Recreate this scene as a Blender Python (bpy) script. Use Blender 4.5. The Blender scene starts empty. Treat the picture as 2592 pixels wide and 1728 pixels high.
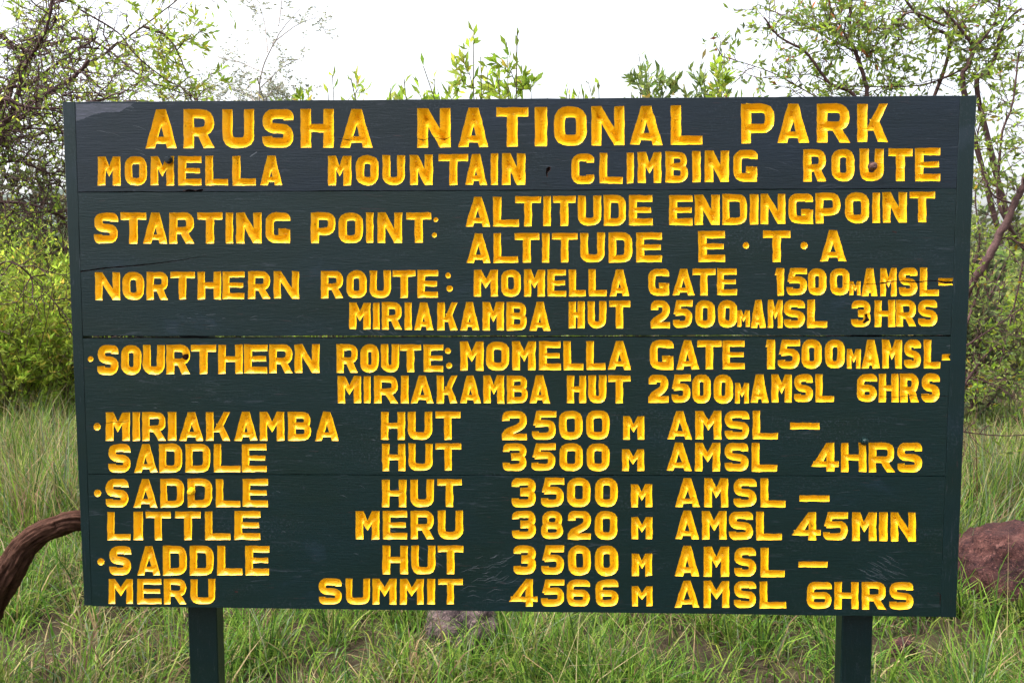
import bpy, math, random
import numpy as np
from mathutils import Vector, noise
from mathutils.geometry import delaunay_2d_cdt
R = math.radians
random.seed(7); rng = np.random.default_rng(7)
sc = bpy.context.scene
COL = sc.collection

# ------------------------------------------------------------------ camera
Z0 = 0.60                                   # underside of the board above the ground
CAM = np.array([0.081, -2.322, 0.929 + Z0])
F = np.array([-0.0348, 0.9962, -0.0800]); F /= np.linalg.norm(F)
RT = np.array([0.99939, 0.0348, -0.0015]); RT -= F * (RT @ F); RT /= np.linalg.norm(RT)
UP = np.cross(RT, F)
FPX = 2198.6                                # focal length in pixels of a 2592 px wide frame
cd = bpy.data.cameras.new('camera'); cam = bpy.data.objects.new('camera', cd); COL.objects.link(cam)
cd.sensor_width = 36.0; cd.lens = FPX / 2592 * 36; cd.clip_start = 0.05; cd.clip_end = 12000
M = np.eye(4); M[:3, 0] = RT; M[:3, 1] = UP; M[:3, 2] = -F; M[:3, 3] = CAM
from mathutils import Matrix
cam.matrix_world = Matrix(M.tolist())
sc.camera = cam

# ------------------------------------------------------------------ sky, sun, exposure
SUN_EL, SUN_AZ = 62.0, -104.0                # azimuth measured from +Y (behind the board) towards +X
w = bpy.data.worlds.new('World'); sc.world = w; w.use_nodes = True
nt = w.node_tree; bg = nt.nodes['Background']
sky = nt.nodes.new('ShaderNodeTexSky'); sky.sky_type = 'NISHITA'; sky.sun_disc = False
sky.sun_elevation = R(SUN_EL); sky.sun_rotation = R(SUN_AZ); sky.air_density = 1.0; sky.dust_density = 5.0; sky.ozone_density = 1.0
hs = nt.nodes.new('ShaderNodeHueSaturation'); hs.inputs['Saturation'].default_value = 0.30; hs.inputs['Value'].default_value = 1.0
nt.links.new(sky.outputs[0], hs.inputs['Color']); nt.links.new(hs.outputs[0], bg.inputs['Color'])
bg.inputs['Strength'].default_value = 0.115
sl = bpy.data.lights.new('sun', 'SUN'); sun = bpy.data.objects.new('sun', sl); COL.objects.link(sun)
sl.energy = 1.5; sl.angle = R(10); sl.color = (1.0, 0.96, 0.90)
sdir = Vector((math.sin(R(SUN_AZ)) * math.cos(R(SUN_EL)), math.cos(R(SUN_AZ)) * math.cos(R(SUN_EL)), math.sin(R(SUN_EL))))
sun.rotation_euler = sdir.to_track_quat('Z', 'Y').to_euler(); sun.location = (0, 0, 20)
sc.view_settings.view_transform = 'Standard'; sc.view_settings.look = 'None'
sc.view_settings.gamma = 1; sc.view_settings.use_curve_mapping = False
sc.view_settings.exposure = 2.05
sc.cycles.max_bounces = 6; sc.cycles.diffuse_bounces = 3; sc.cycles.transmission_bounces = 3; sc.cycles.transparent_max_bounces = 4

# ------------------------------------------------------------------ helpers
SC = 2592 / 2352
def ray(px, py):
    """direction of the sight line through a point of the 2592 x 1728 photograph"""
    return F + RT * ((px - 1296) / FPX) - UP * ((py - 864) / FPX)
def onboard(px, py):
    d = ray(px, py); p = CAM + d * (-CAM[1] / d[1]); return (p[0], p[2])
def at(dx, dy, Y):
    """world point on the sight line through (dx, dy) of the 2352 px wide view at depth Y behind the board"""
    d = ray(dx * SC, dy * SC); return CAM + d * ((Y - CAM[1]) / d[1])

def tag(o, label=None, cat=None, group=None, kind=None):
    if label: o['label'] = label
    if cat: o['category'] = cat
    if group: o['group'] = group
    if kind: o['kind'] = kind
    return o
def empty(name, loc):
    o = bpy.data.objects.new(name, None); COL.objects.link(o); o.location = loc; o.empty_display_size = 0.1; return o
def link(name, me, parent=None, loc=None):
    o = bpy.data.objects.new(name, me); COL.objects.link(o)
    if parent: o.parent = parent
    if loc is not None: o.location = loc
    return o
def mesh(name, V, Fc, mats, midx=None, smooth=False, col=None):
    me = bpy.data.meshes.new(name); me.from_pydata([tuple(v) for v in V], [], [tuple(f) for f in Fc])
    for m in (mats if isinstance(mats, (list, tuple)) else [mats]): me.materials.append(m)
    if midx is not None: me.polygons.foreach_set('material_index', np.array(midx, dtype=np.int32))
    if smooth: me.polygons.foreach_set('use_smooth', np.ones(len(me.polygons), dtype=bool))
    if col is not None: setcol(me, col)
    me.update(); return me
def setcol(me, col):
    a = me.color_attributes.new('tint', 'FLOAT_COLOR', 'POINT')
    c = np.ones((len(me.vertices), 4), dtype=np.float32); c[:, :3] = col
    a.data.foreach_set('color', c.ravel())
def fastmesh(name, V, Q, mats, col=None, smooth=False):
    """V (n,3), Q (m,k) all faces with k corners"""
    V = np.asarray(V, dtype=np.float32); Q = np.asarray(Q, dtype=np.int32); k = Q.shape[1]
    me = bpy.data.meshes.new(name); me.vertices.add(len(V)); me.vertices.foreach_set('co', V.ravel())
    me.loops.add(Q.size); me.loops.foreach_set('vertex_index', Q.ravel())
    me.polygons.add(len(Q)); me.polygons.foreach_set('loop_start', np.arange(0, Q.size, k, dtype=np.int32))
    for m in (mats if isinstance(mats, (list, tuple)) else [mats]): me.materials.append(m)
    if smooth: me.polygons.foreach_set('use_smooth', np.ones(len(Q), dtype=bool))
    me.update(calc_edges=True)
    if col is not None: setcol(me, col)
    return me

# ------------------------------------------------------------------ materials
def mat(name):
    m = bpy.data.materials.new(name); m.use_nodes = True
    t = m.node_tree; return m, t, t.nodes['Principled BSDF']
def N(t, kind, **kw):
    n = t.nodes.new(kind)
    for k, v in kw.items():
        if k in n.inputs: n.inputs[k].default_value = v
        else: setattr(n, k, v)
    return n
def ramp(t, fac, stops):
    r = t.nodes.new('ShaderNodeValToRGB'); e = r.color_ramp.elements
    while len(e) < len(stops): e.new(0.5)
    for x, (p, c) in zip(e, stops): x.position = p; x.color = (*c, 1) if len(c) == 3 else c
    t.links.new(fac, r.inputs[0]); return r
def coords(t, scale=(1, 1, 1), rot=(0, 0, 0)):
    tc = t.nodes.new('ShaderNodeNewGeometry'); mp = t.nodes.new('ShaderNodeMapping')
    mp.inputs['Scale'].default_value = scale; mp.inputs['Rotation'].default_value = rot
    t.links.new(tc.outputs['Position'], mp.inputs[0]); return mp.outputs[0]
def noisetex(t, scale, detail=4, rough=0.55, vscale=(1, 1, 1), dist=0.0, rot=(0, 0, 0)):
    n = N(t, 'ShaderNodeTexNoise', Scale=scale, Detail=detail, Roughness=rough, Distortion=dist)
    t.links.new(coords(t, vscale, rot), n.inputs['Vector']); return n.outputs['Fac']
def bump(t, b, h, strength, dist, prev=None):
    n = N(t, 'ShaderNodeBump', Strength=strength, Distance=dist); t.links.new(h, n.inputs['Height'])
    if prev is not None: t.links.new(prev, n.inputs['Normal'])
    t.links.new(n.outputs[0], b.inputs['Normal']); return n.outputs[0]
def mixc(t, fac, a, b):
    m = t.nodes.new('ShaderNodeMix'); m.data_type = 'RGBA'
    for s, v in ((6, a), (7, b)):
        if isinstance(v, tuple): m.inputs[s].default_value = (*v, 1)
        else: t.links.new(v, m.inputs[s])
    if isinstance(fac, float): m.inputs[0].default_value = fac
    else: t.links.new(fac, m.inputs[0])
    return m.outputs[2]

def paint_mat(name, seed, base=(0.0042, 0.0135, 0.0125), vertical=False, sheen=(0.020, 0.030, 0.048)):
    m, t, b = mat(name)
    vs = (14, 14, 1.2) if vertical else (1.2, 14, 14)
    g = noisetex(t, 16, 6, 0.65, vs, 0.4)                       # long grain
    blot = noisetex(t, 3.1 + seed * .3, 5, 0.6, (0.7, 1, 1.4), 0.6)
    fine = noisetex(t, 420, 3, 0.6)
    c1 = ramp(t, blot, [(0.35, base), (0.62, (base[0] * 1.4 + .001, base[1] * 1.25, base[2] * 1.45 + .002)), (0.76, sheen)])  # last stop paints patches of sky sheen into the colour
    dust = ramp(t, fine, [(0.60, (0, 0, 0)), (0.78, (1, 1, 1))])
    sm = N(t, 'ShaderNodeMath', operation='MULTIPLY'); t.links.new(dust.outputs[0], sm.inputs[0]); sm.inputs[1].default_value = 0.28
    c2 = mixc(t, sm.outputs[0], c1.outputs[0], (0.075, 0.085, 0.105))
    # pale scuffs following the grain
    sc_ = noisetex(t, 9, 7, 0.72, (0.9, 9, 9) if not vertical else (9, 9, 0.9), 1.1)
    sr = ramp(t, sc_, [(0.60, (0, 0, 0)), (0.66, (0.24, 0.24, 0.24)), (0.74, (0.10, 0.10, 0.10))])
    c3 = mixc(t, sr.outputs[0], c2, (0.085, 0.095, 0.125))
    patch = noisetex(t, 4.3, 4, 0.6, (0.8, 1, 2.6) if not vertical else (2.6, 1, .8), 0.9); spk = noisetex(t, 150, 4, 0.7)
    pm = ramp(t, patch, [(0.50, (0, 0, 0)), (0.66, (1, 1, 1))]); sk = ramp(t, spk, [(0.52, (0, 0, 0)), (0.66, (0.55,) * 3)])
    ml = N(t, 'ShaderNodeMath', operation='MULTIPLY'); t.links.new(pm.outputs[0], ml.inputs[0]); t.links.new(sk.outputs[0], ml.inputs[1])
    c3 = mixc(t, ml.outputs[0], c3, (0.040, 0.052, 0.070))
    # places where the red-brown wood looks through
    wr = noisetex(t, 24, 6, 0.7, (0.5, 6, 6) if not vertical else (6, 6, 0.5), 0.8)
    wm = ramp(t, wr, [(0.64, (0, 0, 0)), (0.70, (0.55, 0.55, 0.55))])
    c4 = mixc(t, wm.outputs[0], c3, (0.060, 0.030, 0.034))
    t.links.new(c4, b.inputs['Base Color'])
    rr = ramp(t, blot, [(0.3, (0.42,) * 3), (0.75, (0.30,) * 3)]); t.links.new(rr.outputs[0], b.inputs['Roughness'])
    b.inputs['Specular IOR Level'].default_value = 0.33
    n1 = bump(t, b, g, 0.42, 0.0016); n2 = bump(t, b, fine, 0.25, 0.0006, n1)
    wav = noisetex(t, 5, 2, 0.5, (0.6, 1, 1.6)); bump(t, b, wav, 0.35, 0.004, n2)
    return m
PAINT = [paint_mat('green_board_paint_%s' % n, i, b_, False, s_) for i, (n, b_, s_) in enumerate((('top', (0.0030, 0.0105, 0.0150), (0.040, 0.046, 0.085)), ('second', (0.0018, 0.0122, 0.0112), (0.020, 0.034, 0.054)),  # top plank bluer: reflected sky is painted into its colours
    ('third', (0.0015, 0.0125, 0.0104), (0.015, 0.030, 0.048)), ('bottom', (0.0014, 0.0122, 0.0104), (0.013, 0.028, 0.042))))]
PAINT_V = paint_mat('green_upright_paint', 1, (0.0015, 0.0120, 0.0108), True, (0.012, 0.024, 0.036))
PAINT_P = paint_mat('green_post_paint', 2, (0.0014, 0.0108, 0.0104), True, (0.009, 0.018, 0.026))

m, t, b = mat('yellow_letter_paint'); YEL = m
n1 = noisetex(t, 26, 4, 0.6); n2 = noisetex(t, 240, 4, 0.65); n3 = noisetex(t, 130, 3, 0.7, (1, 1, 0.35))
c = ramp(t, n1, [(0.3, (0.90, 0.46, 0.005)), (0.55, (0.93, 0.51, 0.006)), (0.8, (0.95, 0.55, 0.012))])
dk = ramp(t, n2, [(0.62, (0, 0, 0)), (0.74, (0.55,) * 3)])
c = mixc(t, dk.outputs[0], c.outputs[0], (0.52, 0.20, 0.008))
ds = ramp(t, n3, [(0.66, (0, 0, 0)), (0.72, (0.80,) * 3)])
c = mixc(t, ds.outputs[0], c, (0.16, 0.075, 0.012))
t.links.new(c, b.inputs['Base Color']); b.inputs['Roughness'].default_value = 0.42; b.inputs['Specular IOR Level'].default_value = 0.35
q = bump(t, b, n2, 0.35, 0.0012); bump(t, b, n3, 0.3, 0.0015, q)

def plain(name, c1, c2, scale, rough=0.8, bstr=0.5, bdist=0.003, vs=(1, 1, 1), spec=0.3, metal=0.0, c3=None):
    m, t, b = mat(name); n = noisetex(t, scale, 6, 0.65, vs)
    st = [(0.32, c1), (0.66, c2)] + ([(0.78, c3)] if c3 else [])
    t.links.new(ramp(t, n, st).outputs[0], b.inputs['Base Color'])
    b.inputs['Roughness'].default_value = rough; b.inputs['Specular IOR Level'].default_value = spec; b.inputs['Metallic'].default_value = metal
    n2 = noisetex(t, scale * 3, 5, 0.7, vs); bump(t, b, n2, bstr, bdist); return m
RAW = plain('raw_dark_wood', (0.006, 0.004, 0.004), (0.045, 0.014, 0.012), 60, 0.9)
SCR = plain('scratched_paint', (0.06, 0.075, 0.09), (0.11, 0.12, 0.14), 80, 0.6, 0.1)
GLARE = plain('painted_glare_patch', (0.008, 0.016, 0.026), (0.050, 0.056, 0.090), 26, 0.38, 0.5, 0.0015, (1, 8, 8), 0.6)  # lavender sheen of the top-left wedge, painted as a base colour
RUST = plain('rusty_bolt_metal', (0.03, 0.014, 0.012), (0.13, 0.06, 0.05), 260, 0.75, 0.6, 0.002, spec=0.4, c3=(0.20, 0.14, 0.13))
BARK_R = plain('purple_brown_bark', (0.036, 0.018, 0.019), (0.11, 0.058, 0.053), 40, 0.85, 0.9, 0.004, (1, 1, 1))
BARK_G = plain('grey_brown_bark', (0.045, 0.030, 0.024), (0.14, 0.095, 0.075), 40, 0.85, 0.9, 0.004)
PALEB = plain('glare_paled_bark', (0.22, 0.19, 0.18), (0.34, 0.30, 0.27), 6, 0.9)  # acacia bark lightened: fading in the glare is put into its colour
STEM = plain('brown_green_stem', (0.05, 0.035, 0.018), (0.12, 0.10, 0.04), 30, 0.8, 0.4)

m, t, b = mat('fibrous_log_bark'); LOGB = m
tc = N(t, 'ShaderNodeAttribute', attribute_name='tint')
b.inputs['Roughness'].default_value = 0.95; b.inputs['Specular IOR Level'].default_value = 0.1
na = noisetex(t, 55, 6, 0.7)
cr = ramp(t, na, [(0.30, (0.40, 0.38, 0.38)), (0.70, (1.25, 1.2, 1.15))])
mm = t.nodes.new('ShaderNodeMix'); mm.data_type = 'RGBA'; mm.blend_type = 'MULTIPLY'; mm.inputs[0].default_value = 1
t.links.new(tc.outputs['Color'], mm.inputs[6]); t.links.new(cr.outputs[0], mm.inputs[7]); t.links.new(mm.outputs[2], b.inputs['Base Color'])
bump(t, b, noisetex(t, 140, 6, 0.75), 0.9, 0.005)

def rock_mat(name, a, b_, c_):
    m, t, b = mat(name)
    n = noisetex(t, 9, 8, 0.72, dist=0.5); n2 = noisetex(t, 70, 6, 0.75); n3 = noisetex(t, 22, 5, 0.7)
    c = ramp(t, n, [(0.36, a), (0.52, b_), (0.68, c_)])
    lich = ramp(t, n3, [(0.60, (0, 0, 0)), (0.66, (0.6,) * 3)])
    c2 = mixc(t, lich.outputs[0], c.outputs[0], tuple(min(1, x * 1.35 + 0.01) for x in c_))
    dk = ramp(t, n2, [(0.38, (0.85,) * 3), (0.50, (0, 0, 0))])
    c3 = mixc(t, dk.outputs[0], c2, tuple(x * 0.35 for x in a))
    t.links.new(c3, b.inputs['Base Color']); b.inputs['Roughness'].default_value = 0.92; b.inputs['Specular IOR Level'].default_value = 0.2
    n4 = noisetex(t, 120, 5, 0.7); c4 = mixc(t, ramp(t, n4, [(0.58, (0, 0, 0)), (0.68, (0.7,) * 3)]).outputs[0], c3, tuple(min(1, x * 2.1) for x in c_)); t.links.new(c4, b.inputs['Base Color'])
    q = bump(t, b, n3, 0.8, 0.02); bump(t, b, n2, 0.9, 0.008, q); return m
ROCK_RED = rock_mat('reddish_rock', (0.016, 0.007, 0.009), (0.050, 0.019, 0.017), (0.12, 0.052, 0.043))
ROCK_GREY = rock_mat('grey_mauve_rock', (0.028, 0.020, 0.022), (0.085, 0.060, 0.060), (0.18, 0.125, 0.115))

def leafmat(name, trans=0.45, rough=0.45, spec=0.35):
    m, t, b = mat(name)
    at_ = N(t, 'ShaderNodeAttribute', attribute_name='tint')
    n = noisetex(t, 90, 3, 0.6); cr = ramp(t, n, [(0.3, (0.78,) * 3), (0.7, (1.2,) * 3)])
    mm = t.nodes.new('ShaderNodeMix'); mm.data_type = 'RGBA'; mm.blend_type = 'MULTIPLY'; mm.inputs[0].default_value = 1
    t.links.new(at_.outputs['Color'], mm.inputs[6]); t.links.new(cr.outputs[0], mm.inputs[7])
    t.links.new(mm.outputs[2], b.inputs['Base Color']); b.inputs['Roughness'].default_value = rough; b.inputs['Specular IOR Level'].default_value = spec
    tr = t.nodes.new('ShaderNodeBsdfTranslucent'); t.links.new(mm.outputs[2], tr.inputs[0])
    ms = t.nodes.new('ShaderNodeMixShader'); ms.inputs[0].default_value = trans
    out = t.nodes['Material Output']; t.links.new(b.outputs[0], ms.inputs[1]); t.links.new(tr.outputs[0], ms.inputs[2]); t.links.new(ms.outputs[0], out.inputs[0])
    return m
LEAF = leafmat('leaf_green', 0.62, 0.5, 0.2); GRASS = leafmat('grass_blade', 0.42, 0.6, 0.12); PALE = leafmat('glare_paled_leaf', 0.6, 0.8, 0.1); DULL = leafmat('dull_leaf', 0.3, 0.7, 0.15)  # PALE: acacia leaves, whose colour carries the fading into bright sky

m, t, b = mat('dark_soil'); SOIL = m
n = noisetex(t, 3.5, 8, 0.7); n2 = noisetex(t, 45, 6, 0.75)
c = ramp(t, n, [(0.35, (0.030, 0.021, 0.016)), (0.55, (0.060, 0.046, 0.028)), (0.75, (0.075, 0.080, 0.030))])
c2 = mixc(t, ramp(t, n2, [(0.5, (0, 0, 0)), (0.72, (0.7,) * 3)]).outputs[0], c.outputs[0], (0.14, 0.105, 0.065))
t.links.new(c2, b.inputs['Base Color']); b.inputs['Roughness'].default_value = 1; b.inputs['Specular IOR Level'].default_value = 0.1
bump(t, b, n2, 0.9, 0.03)
m, t, b = mat('hill_scrub'); HILLM = m
t.links.new(ramp(t, noisetex(t, 0.02, 8, 0.7), [(0.35, (0.045, 0.065, 0.055)), (0.7, (0.09, 0.11, 0.09))]).outputs[0], b.inputs['Base Color']); b.inputs['Roughness'].default_value = 1

# ------------------------------------------------------------------ ground, hill
def gz(x, y):
    x = np.asarray(x, float); y = np.asarray(y, float)
    und = 0.03 * np.sin(x * 1.7 + 0.6) * np.cos(y * 1.3) + 0.015 * np.sin(x * 4.1 + y * 3.2)
    far = np.clip(y - 4, 0, 60) * 0.012
    r = np.sqrt(x * x + y * y)
    return und * np.clip(r / 1.5, 0, 1) + far + 0.4 * np.sin(x * 0.05) * np.clip((r - 20) / 60, 0, 1)
s = np.linspace(-1, 1, 181); ax = np.sign(s) * (np.abs(s) * 9 + np.abs(s) ** 5 * 1500)
X, Y = np.meshgrid(ax, ax + 2.0); Z = gz(X, Y)
V = np.stack([X, Y, Z], -1).reshape(-1, 3); n = 181
i = np.arange((n - 1) * (n - 1)); r_, c_ = i // (n - 1), i % (n - 1); a = r_ * n + c_
me = fastmesh('ground', V, np.stack([a, a + 1, a + n + 1, a + n], 1), SOIL, smooth=True)
tag(link('ground', me), kind='structure')
# far mountain flank, left
hv = []; hf = []; nx, ny = 60, 14
for j in range(ny):
    for k in range(nx):
        u = k / (nx - 1); v = j / (ny - 1)
        x = -2600 + 3600 * u; y = 2600 + 500 * v
        prof = 300 * math.exp(-((u - 0.25) / 0.28) ** 2) + 60 * noise.noise(Vector((u * 6, 0, 3))) + 20
        hv.append((x, y, -20 + prof * math.sin(v * math.pi / 2) + 22 * noise.noise(Vector((u * 22, v * 9, 1))) * v))
for j in range(ny - 1):
    for k in range(nx - 1):
        a = j * nx + k; hf.append((a, a + 1, a + nx + 1, a + nx))
tag(link('hill', mesh('hill', hv, hf, HILLM, smooth=True)), kind='structure')

# ------------------------------------------------------------------ carved letters: every glyph is a set of chisel strokes
def rounded(pts, r, closed=False, rad=None):
    out = []; n = len(pts)
    for i, p in enumerate(pts):
        rr = r if rad is None else rad[i]
        if (not closed and i in (0, n - 1)) or rr <= 0: out.append(p); continue
        a, c = pts[i - 1], pts[(i + 1) % n]
        da = (a[0] - p[0], a[1] - p[1]); dc = (c[0] - p[0], c[1] - p[1])
        la, lc = math.hypot(*da), math.hypot(*dc); k = min(rr, la * .5, lc * .5)
        p0 = (p[0] + da[0] / la * k, p[1] + da[1] / la * k); p2 = (p[0] + dc[0] / lc * k, p[1] + dc[1] / lc * k)
        for q in (0, .25, .5, .75, 1):
            out.append(((1 - q) ** 2 * p0[0] + 2 * q * (1 - q) * p[0] + q * q * p2[0], (1 - q) ** 2 * p0[1] + 2 * q * (1 - q) * p[1] + q * q * p2[1]))
    ded = [out[0]]
    for p in out[1:]:
        if math.hypot(p[0] - ded[-1][0], p[1] - ded[-1][1]) > .4: ded.append(p)
    if closed and math.hypot(ded[0][0] - ded[-1][0], ded[0][1] - ded[-1][1]) < .4: ded.pop()
    return ded
def sections(pts, wd, closed=False):
    """polyline -> list of (left, right) pairs, mitred"""
    n = len(pts); out = []
    for i in range(n):
        if closed or 0 < i < n - 1:
            a, p, c = pts[i - 1], pts[i], pts[(i + 1) % n]
        elif i == 0: p, c = pts[0], pts[1]; a = (2 * p[0] - c[0], 2 * p[1] - c[1])
        else: a, p = pts[-2], pts[-1]; c = (2 * p[0] - a[0], 2 * p[1] - a[1])
        d1 = Vector((p[0] - a[0], p[1] - a[1])).normalized(); d2 = Vector((c[0] - p[0], c[1] - p[1])).normalized()
        tn = (d1 + d2).normalized(); nn = Vector((-tn.y, tn.x)); k = wd / 2 / max(0.45, nn.dot(Vector((-d1.y, d1.x))))
        out.append(((p[0] + nn.x * k, p[1] + nn.y * k), (p[0] - nn.x * k, p[1] - nn.y * k)))
    if closed: out.append(out[0])
    return out
def glyph(ch, W, H, w):
    h = w / 2; S = []
    def st(x0, x1, y0, y1, x2=None, x3=None, free=(1, 1)):       # strip with horizontal ends; top may be shifted
        x2 = x0 if x2 is None else x2; x3 = x1 if x3 is None else x3
        S.append(([((x0, y0), (x1, y0)), ((x2, y1), (x3, y1))], False, free))
    def hb(y0, y1, x0, x1, free=(1, 1)): S.append(([((x0, y1), (x0, y0)), ((x1, y1), (x1, y0))], False, free))
    def pl(pts, r, wd=w, closed=False, rad=None, free=(1, 1)): S.append((sections(rounded(pts, r, closed, rad), wd, closed), closed, free))
    rr = w * 0.80; T = w * 0.86
    if ch in 'O0': pl([(h, h), (W - h, h), (W - h, H - h), (h, H - h)], rr * 1.05, closed=True)
    elif ch == 'D': pl([(h, T / 2), (W - h, T / 2), (W - h, H - T / 2), (h, H - T / 2)], rr, w * .93, True, [0, rr * 1.05, rr * 1.05, 0])
    elif ch == 'A':
        c = W * .5; k = w * .94; cw = w * .48
        st(0, k, 0, H, c - cw, c + cw); st(W - k, W, 0, H, c - cw, c + cw); hb(H * .12, H * .12 + w * .66, W * .5 - W * .22, W * .5 + W * .22, (0, 0))
    elif ch == 'M':
        c = W / 2; st(0, w, 0, H); st(W - w, W, 0, H)
        S.append(([((0, H), (w, H)), ((c, H * .30), (c, H * .66))], False, (1, 0))); S.append(([((W, H), (W - w, H)), ((c, H * .30), (c, H * .66))], False, (1, 0)))
    elif ch == 'N': st(0, w, 0, H); st(W - w, W, 0, H); st(W - w, W, 0, H, 0, w)
    elif ch == 'H': st(0, w, 0, H); st(W - w, W, 0, H); hb(H * .40, H * .40 + w * .78, h, W - h, (0, 0))
    elif ch == 'I': st(0, W, 0, H)
    elif ch == 'L': st(0, w, 0, H); hb(0, T, h, W)
    elif ch == 'E': st(0, w, 0, H); hb(H - T, H, h, W); hb(H * .5 - T * .38, H * .5 + T * .42, h, W * .95, (0, 1)); hb(0, T, h, W)
    elif ch == 'T': hb(H - T, H, 0, W); st(W / 2 - h, W / 2 + h, 0, H - T / 2, free=(1, 0))
    elif ch == 'U': pl([(h, H), (h, h), (W - h, h), (W - h, H)], rr)
    elif ch == 'C': pl([(W - h, H * .70), (W - h, H - h), (h, H - h), (h, h), (W - h, h), (W - h, H * .30)], rr)
    elif ch == 'G':
        pl([(W - h, H * .72), (W - h, H - h), (h, H - h), (h, h), (W - h, h), (W - h, H * .30)], rr)
        st(W - w, W, 0, H * .46); hb(H * .46 - T * .85, H * .46 + T * .1, W * .52, W - h, (1, 0))
    elif ch == 'S': pl([(W - h, H * .71), (W - h, H - h), (h, H - h), (h, H * .52), (W - h, H * .48), (W - h, h), (h, h), (h, H * .30)], rr * .95, w * .97)
    elif ch == 'P': st(0, w, 0, H); pl([(h, H - T / 2), (W - h, H - T / 2), (W - h, H * .38), (h, H * .38)], rr, w * .92, free=(0, 0))
    elif ch == 'R':
        st(0, w, 0, H); pl([(h, H - T / 2), (W - h, H - T / 2), (W - h, H * .42), (h, H * .42)], rr, w * .88, free=(0, 0))
        st(W - w * 1.05, W, 0, H * .42, W * .40, W * .40 + w, free=(1, 0))
    elif ch == 'B':
        st(0, w, 0, H); pl([(h, H - T / 2), (W - h * 1.15, H - T / 2), (W - h * 1.15, H * .52), (h, H * .52)], rr * .9, w * .82, free=(0, 0))
        pl([(h, H * .52), (W - h, H * .52), (W - h, T / 2), (h, T / 2)], rr * .9, w * .84, free=(0, 0))
    elif ch == 'K':
        st(0, w, 0, H); st(W * .28, W * .28 + w * .9, H * .30, H, W - w * .85, W); st(W - w, W, 0, H * .60, W * .45 - h * .3, W * .45 + h * 1.4, free=(1, 0))
    elif ch == '1': st(W - w, W, 0, H); st(0, w * .55, H * .76, H, W - w, W - w * .4)
    elif ch == '2':
        pl([(h, H * .66), (h, H - h), (W - h, H - h), (W - h, H * .50), (h * 1.05, H * .24), (h * 1.05, 0)], rr); hb(0, T, 0, W)
    elif ch == '3':
        pl([(h, H * .70), (h, H - h), (W - h, H - h), (W - h, H * .53), (W * .36, H * .53)], rr * .9, w * .92)
        pl([(W * .36, H * .51), (W - h, H * .51), (W - h, h), (h, h), (h, H * .30)], rr * .9, w * .96)
    elif ch == '4':
        x1 = W * .84; st(x1 - w, x1, 0, H); hb(H * .17, H * .17 + w * .74, w * .3, W); st(0, w * 1.15, H * .17, H, x1 - w * 1.0, x1)
    elif ch == '5':
        hb(H - T, H, W * .20, W); st(W * .05, W * .05 + w * .85, H * .50, H, W * .20, W * .20 + w * .85)
        pl([(W * .14, H * .56), (W - h, H * .58), (W - h, h), (h, h), (h, H * .30)], rr, w * .92)
    elif ch == '6':
        pl([(h, h), (W - h, h), (W - h, H * .50), (h, H * .50)], rr, w * .93, True)
        pl([(W - h, H * .74), (W - h, H - h), (h, H - h), (h, H * .3)], rr, free=(1, 0))
    elif ch == '8':
        pl([(h, h), (W - h, h), (W - h, H * .49), (h, H * .49)], rr * .9, w * .88, True)
        pl([(h * 1.3, H * .49), (W - h * 1.3, H * .49), (W - h * 1.3, H - h), (h * 1.3, H - h)], rr * .9, w * .86, True)
    elif ch == '-': hb(0, H, 0, W)
    return S

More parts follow.
